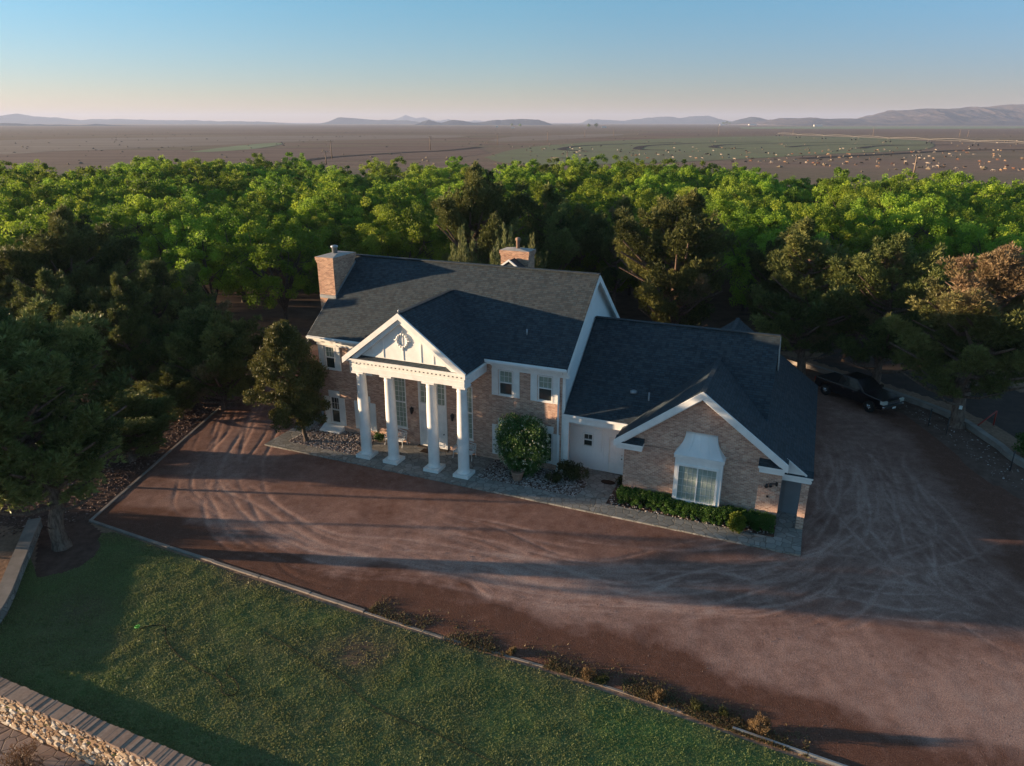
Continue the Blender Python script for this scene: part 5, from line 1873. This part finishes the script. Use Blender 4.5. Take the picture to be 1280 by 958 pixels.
b = tb()
low = [(-2.78, .52)] + [(x, z) for x, z in arch(-1.82, .5)] + [(x, z) for x, z in arch(1.82, .5)] + [(2.72, .50)]
top = [(2.86, .62), (2.88, 1.0), (2.70, 1.14), (1.30, 1.22), (-.95, 1.18), (-2.80, 1.16), (-2.84, .62)]
poly = low + top
NS = [(-1.0, 1.0), (-.98, 1.015)]
for y0, y1 in ((-1.0, 1.0),):
    A = [(x, -.985 if z > 1.05 else -1.0, z) for x, z in poly]
    B = [(x, .985 if z > 1.05 else 1.0, z) for x, z in poly]
    b.face(A); b.face(B[::-1])
    for i in range(len(poly)):
        j = (i + 1) % len(poly)
        b.face([A[j], A[i], B[i], B[j]])
body = b.build('body', M['paint'], truck)
bv = body.modifiers.new('edge', 'BEVEL'); bv.width = .05; bv.segments = 2; bv.limit_method = 'ANGLE'; bv.angle_limit = .6
b = tb()
cb = [(-.98, .94, 1.17), (1.32, .94, 1.2), (.42, .72, 1.88), (-.80, .74, 1.87)]
L_ = [(x, -y, z) for x, y, z in cb]; R_ = [(x, y, z) for x, y, z in cb]
b.face(L_); b.face(R_[::-1]); b.face([L_[1], R_[1], R_[2], L_[2]]); b.face([L_[2], R_[2], R_[3], L_[3]]); b.face([L_[3], R_[3], R_[0], L_[0]])
cab = b.build('cab', M['paint'], truck)
bv = cab.modifiers.new('edge', 'BEVEL'); bv.width = .06; bv.segments = 2
def lerp3(a, c, t): return tuple(np.array(a) * (1 - t) + np.array(c) * t)
def cabpt(u, v, s):   # u along length 0..1, v up 0..1 on the cab side
    lo = lerp3(cb[0], cb[1], u); hi = lerp3(cb[3], cb[2], u)
    p = lerp3(lo, hi, v)
    return (p[0], s * (p[1] + .012), p[2])
for s in (-1, 1):
    for u0, u1 in ((.07, .45), (.50, .90)):
        b = tb(); q = [cabpt(u0, .1, s), cabpt(u1, .1, s), cabpt(u1 - .06 if u1 > .8 else u1, .86, s), cabpt(u0 + .02, .86, s)]
        b.face(q if s < 0 else q[::-1]); b.build('window', M['car_glass'], truck)
    b = tb(); b.box((.95, s * 1.0, 1.2), (1.12, s * 1.2, 1.4)); b.build('mirror', M['paint'], truck)
    for u in (.5, -.35):
        b = tb(); b.box((u - .1, s * 1.0, 1.02), (u + .08, s * 1.03, 1.06)); b.build('door_handle', M['chrome'], truck)
    b = tb(); b.box((2.62, s * .62, .86), (2.90, s * 1.0, 1.08)); b.build('headlight', M['lens'], truck)
    b = tb(); b.box((-2.86, s * .82, .85), (-2.80, s * 1.005, 1.12)); b.build('tail_light', M['red_lens'], truck)
b = tb(); b.face([lerp3(L_[1], L_[2], .12), lerp3(R_[1], R_[2], .12), lerp3(R_[1], R_[2], .9), lerp3(L_[1], L_[2], .9)])
o = b.build('windscreen', M['car_glass'], truck); o.location = (.012, 0, .012)
b = tb(); b.face([lerp3(L_[3], L_[0], .15), lerp3(R_[3], R_[0], .15), lerp3(R_[3], R_[0], .85), lerp3(L_[3], L_[0], .85)])
o = b.build('rear_window', M['car_glass'], truck); o.location = (-.012, 0, .004)
b = tb(); b.box((-2.70, -.86, 1.166), (-1.02, .86, 1.195)); b.build('bed_cover', M['rubber'], truck)
b = tb()
b.box((2.885, -.60, .84), (2.915, .60, .90)); b.box((2.885, -.60, .98), (2.915, .60, 1.04)); b.box((2.88, -.6, .9), (2.895, .6, .98)); b.build('grille', M['chrome'], truck)
b = tb(); b.box((2.80, -1.0, .5), (2.98, 1.0, .74)); o = b.build('bumper', M['chrome'], truck); 
bv = o.modifiers.new('edge', 'BEVEL'); bv.width = .03
b = tb(); b.box((2.981, -.16, .52), (2.99, .16, .64)); b.build('number_plate', M['white'], truck)
b = tb(); b.box((-3.0, -.98, .55), (-2.84, .98, .74)); b.build('bumper', M['chrome'], truck)
for x in (-1.82, 1.82):
    for s in (-1, 1):
        b = tb(); b.lathe((x, s * .92, .40), [(.24, -.11), (.37, -.12), (.40, -.09), (.40, .09), (.37, .12), (.24, .11)], 26, axis='y'); wh = b.build('wheel', M['rubber'], truck)
        b = tb(); b.lathe((x, s * .92, .40), [(.245, -.105), (.245, .105)], 24, axis='y')
        for k in range(6):
            a = k * math.pi / 3
            b.bar((x, s * 1.04, .40), (x + .2 * math.cos(a), s * 1.035, .40 + .2 * math.sin(a)), .035, n=6)
        b.lathe((x, s * 1.03, .40), [(.07, -.02), (.07, .02)], 12, axis='y')
        b.build('rim', M['chrome'], wh)

# ---- fence posts and red pole by the low wall, notice on the pine trunk
for i, (x, y) in enumerate([(1160, 534), (1182, 545), (1262, 590)]):
    b = MB(); b.bar((0, 0, -.2), (0, 0, 1.25), .035, n=6); b.box((-.045, -.045, 1.25), (.045, .045, 1.28))
    tag(b.build('fence_post', M['black'], loc=G(x, y)), 'thin dark metal post in front of the low concrete wall', 'post', 'thin metal posts by the low wall')
M['red_paint'] = mat_plain('red_paint', (.30, .035, .025), .5, .3, .15)
b = MB(); p0, p1 = G(1217, 536, .1), G(1246, 514, 1.0)
b.bar(p0 - p0, p1 - p0, .045); b.bar(p1 - p0, p1 - p0 + [0, 0, -1.05], .05); b.bar((0, 0, 0), (0, 0, -.15), .05)
tag(b.build('gate_pole', M['red_paint'], loc=p0), 'red steel barrier pole slanting beside the grey side road', 'pole')
p = G(1197, 541)
b = MB(); b.box((-.09, -.02, -.12), (.09, 0, .12)); b.bar((0, 0, .12), (0, .02, .13), .01)
o = tag(b.build('paper_notice', M['white'], loc=(28.9 - .25, 42.5 - .36, 1.5)), 'small white notice nailed to the trunk of the brown topped pine', 'notice')
o.rotation_euler[2] = -.5

# ================================================================== THE PLAIN
def flat_poly(name, px, mat, z, n=6, kind='structure'):
    pts = spline([G(x, y, z)[:2] for x, y in px + px[:1]], n)[:-1]
    b = MB(); b.face([(p[0], p[1], z) for p in pts])
    o = b.build(name, mat)
    if o.data.polygons[0].normal.z < 0: o.data.flip_normals()
    return tag(o, kind=kind)
flat_poly('pasture', [(605, 197), (650, 186), (720, 179), (830, 173.5), (960, 170.5), (1060, 171.5), (1150, 176), (1160, 186), (1050, 192), (960, 197), (860, 202), (740, 206), (640, 205)], M['pasture'], .12)
flat_poly('field', [(236, 190), (300, 182), (345, 178.5), (352, 180.5), (320, 186), (262, 190)], M['strip'], .14, 2)
flat_poly('field', [(930, 161), (960, 158.6), (1290, 158.2), (1290, 160.6), (1100, 161.3)], M['strip'], .16, 2)
flat_poly('field', [(-20, 176), (150, 172.5), (330, 170.5), (560, 169), (570, 172), (400, 176), (240, 183), (60, 190), (-20, 192)], M['stubble'], .10, 2)
flat_poly('field', [(640, 171), (760, 167.5), (780, 169), (720, 173.5), (650, 177), (610, 176)], M['stubble'], .10, 2)
flat_poly('field', [(-20, 193), (200, 188), (420, 184), (560, 182), (600, 186), (560, 199), (-20, 206)], M['ploughed'], .08, 2)
flat_poly('field', [(800, 167), (1020, 163), (1290, 163), (1290, 168), (1000, 167.5), (820, 171)], M['ploughed'], .08, 2)
def ribbon(name, px, wpx, mat, z):
    c = spline([G(x, y, z) for x, y in px], 8)
    b = MB()
    L, R = [], []
    for i, p in enumerate(c):
        d = unit(c[min(i + 1, len(c) - 1)] - c[max(i - 1, 0)])
        n = np.array([-d[1], d[0], 0]) * wpx
        L.append(p + n); R.append(p - n)
    for i in range(len(c) - 1): b.face([R[i], R[i + 1], L[i + 1], L[i]])
    o = b.build(name, mat)
    return tag(o, kind='structure')
for px in ([(735, 189), (706, 187.5), (704, 185.5), (725, 182.5), (780, 180), (850, 178.2)], [(840, 188), (803, 187), (798, 184.7), (815, 181.8), (880, 179), (960, 177.5)],
           [(930, 186), (897, 184.8), (892, 183.2), (910, 181), (980, 179), (1060, 178)], [(360, 203), (420, 196), (500, 191), (560, 188), (600, 184)], [(985, 184), (1010, 182), (1060, 181), (1130, 181.5)],
           [(1075, 185.5), (1090, 183.2), (1120, 181.8), (1190, 181)], [(1000, 198), (1100, 193), (1200, 188), (1290, 187)]):
    ribbon('path', px, 3.4, M['track'], .25)
# dry scrub dotted over the plain
n = 1500
d = 190 + 5200 * rng.random(n) ** 2.2
ang = rng.uniform(-.66, .66, n)
X, Y = d * np.tan(ang), d
k = ~((np.abs(X) < 170) & (Y < 200))
X, Y = X[k], Y[k]
sc_ = .25 + .8 * rng.random(len(X)) ** 2
base = stones('scrub', X, Y, .2, .35, 1.5, mat_tint('dry_scrub', [(0, (.10, .085, .06)), (.6, (.15, .12, .085)), (1, (.20, .16, .11))]))

# ---- cattle
def cow_mesh(seed, mat):
    r = random.Random(seed)
    b = MB()
    secs = [(-1.05, .30, 1.10, .24), (-.85, .36, 1.05, .36), (-.3, .40, 1.0, .42), (.35, .38, 1.0, .42), (.75, .30, 1.08, .36), (1.0, .18, 1.18, .22), (1.3, .13, 1.22 - .35 * (seed % 2), .16), (1.62, .13, 1.12 - .65 * (seed % 2), .14), (1.82, .08, 1.0 - .75 * (seed % 2), .09)]
    n = 8
    rings = [[(x, hw * math.cos(2 * math.pi * k / n), zc + hh * math.sin(2 * math.pi * k / n)) for k in range(n)] for x, hw, zc, hh in secs]
    for A, B in zip(rings[:-1], rings[1:]):
        for k in range(n): b.face([A[k], B[k], B[(k + 1) % n], A[(k + 1) % n]], 0, True)
    b.face(rings[0]); b.face(rings[-1][::-1])
    for x, y in ((-.85, .2), (-.8, -.2), (.7, .18), (.62, -.18)):
        b.bar((x, y, .8), (x + .03, y, .42), .12, .07, 6); b.bar((x + .03, y, .42), (x, y, 0), .065, .055, 6)
    b.bar((-1.05, 0, 1.25), (-1.15, 0, .5), .035, .02, 5)
    for s in (-1, 1): b.bar((1.45, s * .12, 1.28 - .5 * (seed % 2)), (1.4, s * .3, 1.3 - .5 * (seed % 2)), .04, .02, 5)
    o = b.build('cow', mat)
    return o
COWC = [('white', (.33, .27, .22)), ('tan', (.26, .165, .105)), ('black', (.02, .018, .017)), ('red brown', (.16, .075, .045))]
protos = [[cow_mesh(i * 2 + k, mat_plain(nm.replace(' ', '_') + '_hide', c, .8, .2, .15)) for k in (0, 1)] for i, (nm, c) in enumerate(COWC)]
rc = random.Random(3)
spots = []
def band(n, x0, x1, y0, y1, y0b, y1b, wts):
    """herd strip: pixel x range, y range at both ends"""
    for k in range(n):
        t = rc.random()
        x = x0 + (x1 - x0) * t
        ya, yb = y0 + (y0b - y0) * t, y1 + (y1b - y1) * t
        y = ya + (yb - ya) * rc.random()
        spots.append((x, y, rc.choices(range(4), wts)[0]))
band(105, 960, 1290, 192, 207, 195, 216, (5, 3, 2, 2)); band(40, 1000, 1290, 184, 192, 187, 196, (4, 3, 2, 2))
band(34, 830, 965, 183, 200, 184, 206, (3, 3, 3, 2)); band(52, 640, 850, 184, 201, 182, 200, (2, 2, 5, 2)); band(10, 370, 460, 172, 174, 170, 171, (0, 0, 5, 1)); band(12, 1180, 1290, 176, 184, 176, 184, (3, 2, 2, 2))
used = set()
for x, y, k in spots:
    pr_ = protos[k][rc.randrange(2)]
    nm = COWC[k][0]
    if id(pr_) in used:
        o = pr_.copy(); COL.objects.link(o)
    else:
        o = pr_; used.add(id(pr_))
    o.location = tuple(G(x, y))
    o.rotation_euler = (0, 0, rc.uniform(0, 6.28))
    o.scale = (.66, .66, .66)
    tag(o, f'{nm} cow standing with the herd on the far pasture', 'cow', f'{nm} cattle on the far pasture')
for pp in protos:
    for o in pp:
        if id(o) not in used: bpy.data.objects.remove(o)

# ---- utility poles
def pole_mesh():
    root = empty('utility_pole')
    b = MB(); b.bar((0, 0, -.3), (0, 0, 9.2), .17, .11, 8); b.build('pole', M['post_wood'], root)
    b = MB(); b.box((-1.15, -.07, 8.55), (1.15, .07, 8.7)); b.bar((-.6, -.08, 8.58), (0, -.1, 8.0), .03, n=5); b.bar((.6, -.08, 8.58), (0, -.1, 8.0), .03, n=5); b.build('crossarm', M['post_wood'], root)
    for x in (-1.05, -.35, .35, 1.05):
        b = MB(); b.lathe((x, 0, 8.70), [(.03, 0), (.06, .06), (.06, .12), (.03, .18)], 8); b.build('insulator', M['white'], root)
    return root
pp = pole_mesh()
tops = []
PX = [((1141.5, 221), 193, 'weathered wooden utility pole rising just beyond the right end of the orchard'), ((415, 198.5), 175, 'utility pole with a crossarm beyond the orchard, above the left chimney'), ((408, 206), 189, 'shorter bare utility pole beside the one with the crossarm at left'),
      ((538, 188), 170, 'utility pole on the plain left of the tall pine'), ((622, 181.5), 166, None), ((684.5, 177.5), 163.5, None), ((731, 172), 161, None), ((767, 171), 161, None), ((898, 169), 157.5, None), ((1091, 170.5), 159.5, None), ((1199, 172), 162, None), ((1209.5, 171.5), 163, None), ((991, 168.5), 161, None), ((709, 202), 189, 'short pole at the timber pen beyond the orchard')]
for i, ((x, y), yt, lab) in enumerate(PX):
    o = pp if i == 0 else copy_tree(pp)
    p = G(x, y)
    o.location = tuple(p)
    h = CAM_H - p[1] * (yt - YH) / (FPX / CP) * 1.0
    ry = ray(x, yt)
    h = CAM_H + ry[2] * p[1] / ry[1]
    s = max(.5, h / 9.2)
    o.scale = (1.9, 1.9, s)
    o.rotation_euler = (0, 0, .3 + .2 * (i % 3))
    tag(o, lab or 'distant wooden utility pole in the line across the plain', 'utility pole', 'utility poles on the plain' if lab is None else None)
# timber pen
root = tag(empty('timber_pen', G(702, 201)), 'small brown timber pen rail on the pasture edge beyond the orchard', 'fence')
c0 = G(702, 201)
a, c = G(689, 201) - c0, G(716, 201) - c0
for t in (0, .5, 1):
    q = a + (c - a) * t
    b = MB(); b.bar(q, q + [0, 0, 1.7], .12, n=6); b.build('post', M['post_wood'], root)
b = MB(); b.bar(a + [0, 0, 1.55], c + [0, 0, 1.55], .09, n=6); b.bar(a + [0, 0, .9], c + [0, 0, .9], .08, n=6); b.build('rail', M['post_wood'], root)

# ---- centre-pivot sprinkler line
TW = [(972, 170.5), (997.6, 172.6), (1030, 174), (1067, 175.6), (1110, 178), (1161, 180), (1219, 182.7), (1292, 186)]
c0 = G(1110, 178)
root = tag(empty('irrigation_pivot', c0), 'long wheeled irrigation sprinkler line crossing the far right field', 'sprinkler')
P = [G(x, y) - c0 for x, y in TW]
M['galv'] = mat_plain('weathered_galvanised', (.22, .20, .18), .7, .2, .1)
b = MB()
for p, q in zip(P[:-1], P[1:]):
    prev = p + [0, 0, 4.0]
    for k in range(1, 9):
        t = k / 8
        cur = p + (q - p) * t + np.array([0, 0, 4.0 + 1.1 * math.sin(math.pi * t)])
        b.bar(prev, cur, .14, n=6, caps=False)
        prev = cur
    b.bar(p + [0, 0, 3.6], q + [0, 0, 3.6], .10, n=5, caps=False)
b.build('pipe', M['galv'], root)
for p in P:
    b = MB()
    for s in (-1, 1): b.bar(p + [s * 2.2, 0, .6], p + [0, 0, 4.0], .13, n=6)
    tw = b.build('tower', M['galv'], root)
    for s in (-1, 1):
        b = MB(p); b.lathe(p + [s * 2.2, 0, .75], [(.75, -.18), (.75, .18)], 12, axis='y'); b.build('wheel', M['rubber'], tw, loc=p)

M['capwall'] = mat_plain('pale_shed_cladding', (.55, .52, .47), .6, .3, .08)
# ---- sheds far off
def shed(px, y, wpx, hpx, label, rz=0.0):
    p = G(px, y)
    k = p[1] * CP / FPX * 1.04
    wd, h = wpx * k, hpx * k * .62
    root = tag(empty('farm_shed', p, rz), label, 'shed')
    b = MB(); b.box((-wd / 2, 0, -.2), (wd / 2, wd * .3, h * .75)); b.build('wall', M['capwall'], root)
    b = MB(); b.prism([(-wd / 2 - .3, -.3, h * .752), (-wd / 2 - .3, wd * .3 + .3, h * .752), (-wd / 2 - .3, wd * .15, h)], (wd + .6, 0, 0)); b.build('roof', M['capwall'], root)
shed(1023, 158.2, 10, 3.2, 'long white farm shed at the foot of the right mountain')
shed(941, 157, 9, 2.6, 'white farm shed in the middle distance near the dark trees', .1)
shed(755, 160, 6, 2.4, 'small white farm building beyond the striped fields')
shed(903, 157, 6, 2.2, 'small white building beneath the distant clump of dark trees')
shed(621, 159.5, 3, 3, 'tiny white building on the plain below the small hills')
shed(641, 160.5, 4, 2, 'tiny low pale building on the plain right of the small hills')
for x, y, s in ((904, 156.5, 1.2), (908, 156.5, 1.5), (912, 156.3, 1.1), (736, 160, .8), (745, 160, .9), (640, 158.5, .8), (650, 158.6, .7)):
    p = G(x, y)
    tree_thing('distant_tree', PEF[0][0], PEF[0][1], M['pecan'], M['bark_dark'], p, x, s * 1.6, 'dark tree clump by the distant farm buildings', 'tree', 'trees by the distant farms')

# ---- hills
def ridge(name, prof, dist, depth, seed, mat, jag=1.0, step=36):
    xs = np.array([p[0] for p in prof], float)
    ys = np.array([p[1] for p in prof], float)
    U = np.linspace(xs[0], xs[-1], int((xs[-1] - xs[0]) * 1.6) + 24)
    nv = 40
    T = np.linspace(-1, 1, nv)
    X, Y, Z = (np.zeros((len(U), nv)) for _ in range(3))
    for i, u in enumerate(U):
        top = AT(u, np.interp(u, xs, ys) + 2.0 * (fbm(np.array([u * .11]), np.array([seed * 1.7]), seed, 4)[0] - .5), dist)
        h = max(0, top[2])
        yy = dist + T * depth
        X[i] = top[0] * (1 + T * depth / dist * .15)
        Y[i] = yy
        c = np.clip(1 - np.abs(T), 0, 1) ** 1.15
        Z[i] = h * c
    nz = fbm(X / (depth * .16), Y / (depth * .35), seed, 5, .55)
    Z = Z * (1 + jag * (nz - .5) * 1.1 * (1 - np.clip(1 - np.abs(T), 0, 1) ** 3)[None, :]) + (fbm(X / 160, Y / 160, seed + 4, 3) - .5) * np.minimum(Z * .16, 12)
    Z[:, 0] = -6; Z[:, -1] = -6
    Z[0], Z[-1] = np.minimum(Z[0], -2), np.minimum(Z[-1], -2)
    idx = np.arange(len(U) * nv).reshape(len(U), nv)
    F = np.stack([idx[:-1, :-1], idx[1:, :-1], idx[1:, 1:], idx[:-1, 1:]], -1).reshape(-1, 4)
    me = np_mesh(name, np.stack([X, Y, Z], -1).reshape(-1, 3), F, smooth=False)
    return tag(link_mesh(name, me, mat), kind='structure')
B0 = 155.5
ridge('mountain', [(940, B0), (960, 151.5), (975, 148.2), (1000, 148), (1012, 146.8), (1040, 149), (1075, 148), (1090, 146), (1110, 140.5), (1130, 138), (1160, 136.5), (1200, 135), (1212, 133), (1230, 135), (1255, 131.5), (1280, 130.5), (1330, 128), (1400, 132), (1500, 140), (1600, B0)], 5600, 1100, 501, M['mountain'], 1.6)
ridge('mountain', [(-260, B0), (-150, 146), (-60, 149), (0, 147), (20, 142), (45, 146), (70, 147), (100, 151), (125, 149), (150, 149), (200, 150.2), (250, 151), (330, 152.6), (370, B0)], 9800, 1500, 502, M['far_hill'], .3)
ridge('hills', [(-100, B0), (-40, 153), (0, 154), (25, 155), (60, 156), (110, 157), (120, 155.6), (150, 157), (170, 159)], 4600, 300, 503, M['far_hill'], .3)
ridge('hills', [(405, B0), (413, 151.5), (422, 147.2), (440, 147.2), (470, 150), (500, 150), (522, 152), (530, B0)], 8800, 700, 504, M['far_hill'], .4)
ridge('mountain', [(470, B0), (495, 148), (507, 143.5), (520, 148), (530, 146.5), (545, 151), (560, 149), (575, 152), (600, 150.5), (620, B0)], 13500, 900, 505, M['far_hill'], .4)
ridge('hills', [(518, 157), (526, 153), (536, 150), (547, 153.5), (552, 153), (568, 149.5), (580, 151), (590, 153.5), (600, 153), (620, 150), (640, 149), (672, 149.2), (686, 154), (692, 157)], 5800, 420, 506, M['far_hill'], .4)
ridge('mountain', [(725, B0), (735, 150), (750, 149), (775, 151.3), (800, 149), (820, 146), (850, 147), (870, 144.5), (885, 145.2), (902, 149), (930, B0)], 10500, 900, 507, M['far_hill'], .4)
ridge('hills', [(905, 157), (918, 151), (938, 145.8), (950, 146.8), (962, 151), (975, 157)], 6800, 420, 508, M['far_hill'], .4)

# ---- air: thin even haze round everything, sky outside it
HZ_TOP = 185.0
def haze():
    b = MB()
    b.box((-15800, -2400, -2.6), (15800, 17000, HZ_TOP))
    m, nt, out = new_mat('haze')
    v = nt.nodes.new('ShaderNodeVolumePrincipled')
    v.inputs['Color'].default_value = (.52, .62, .88, 1)
    v.inputs['Density'].default_value = HAZE_D
    v.inputs['Anisotropy'].default_value = .1
    nt.links.new(v.outputs[0], out.inputs['Volume'])
    return tag(b.build('haze', m), kind='stuff')
HAZE_D = 8.5e-5
haze()
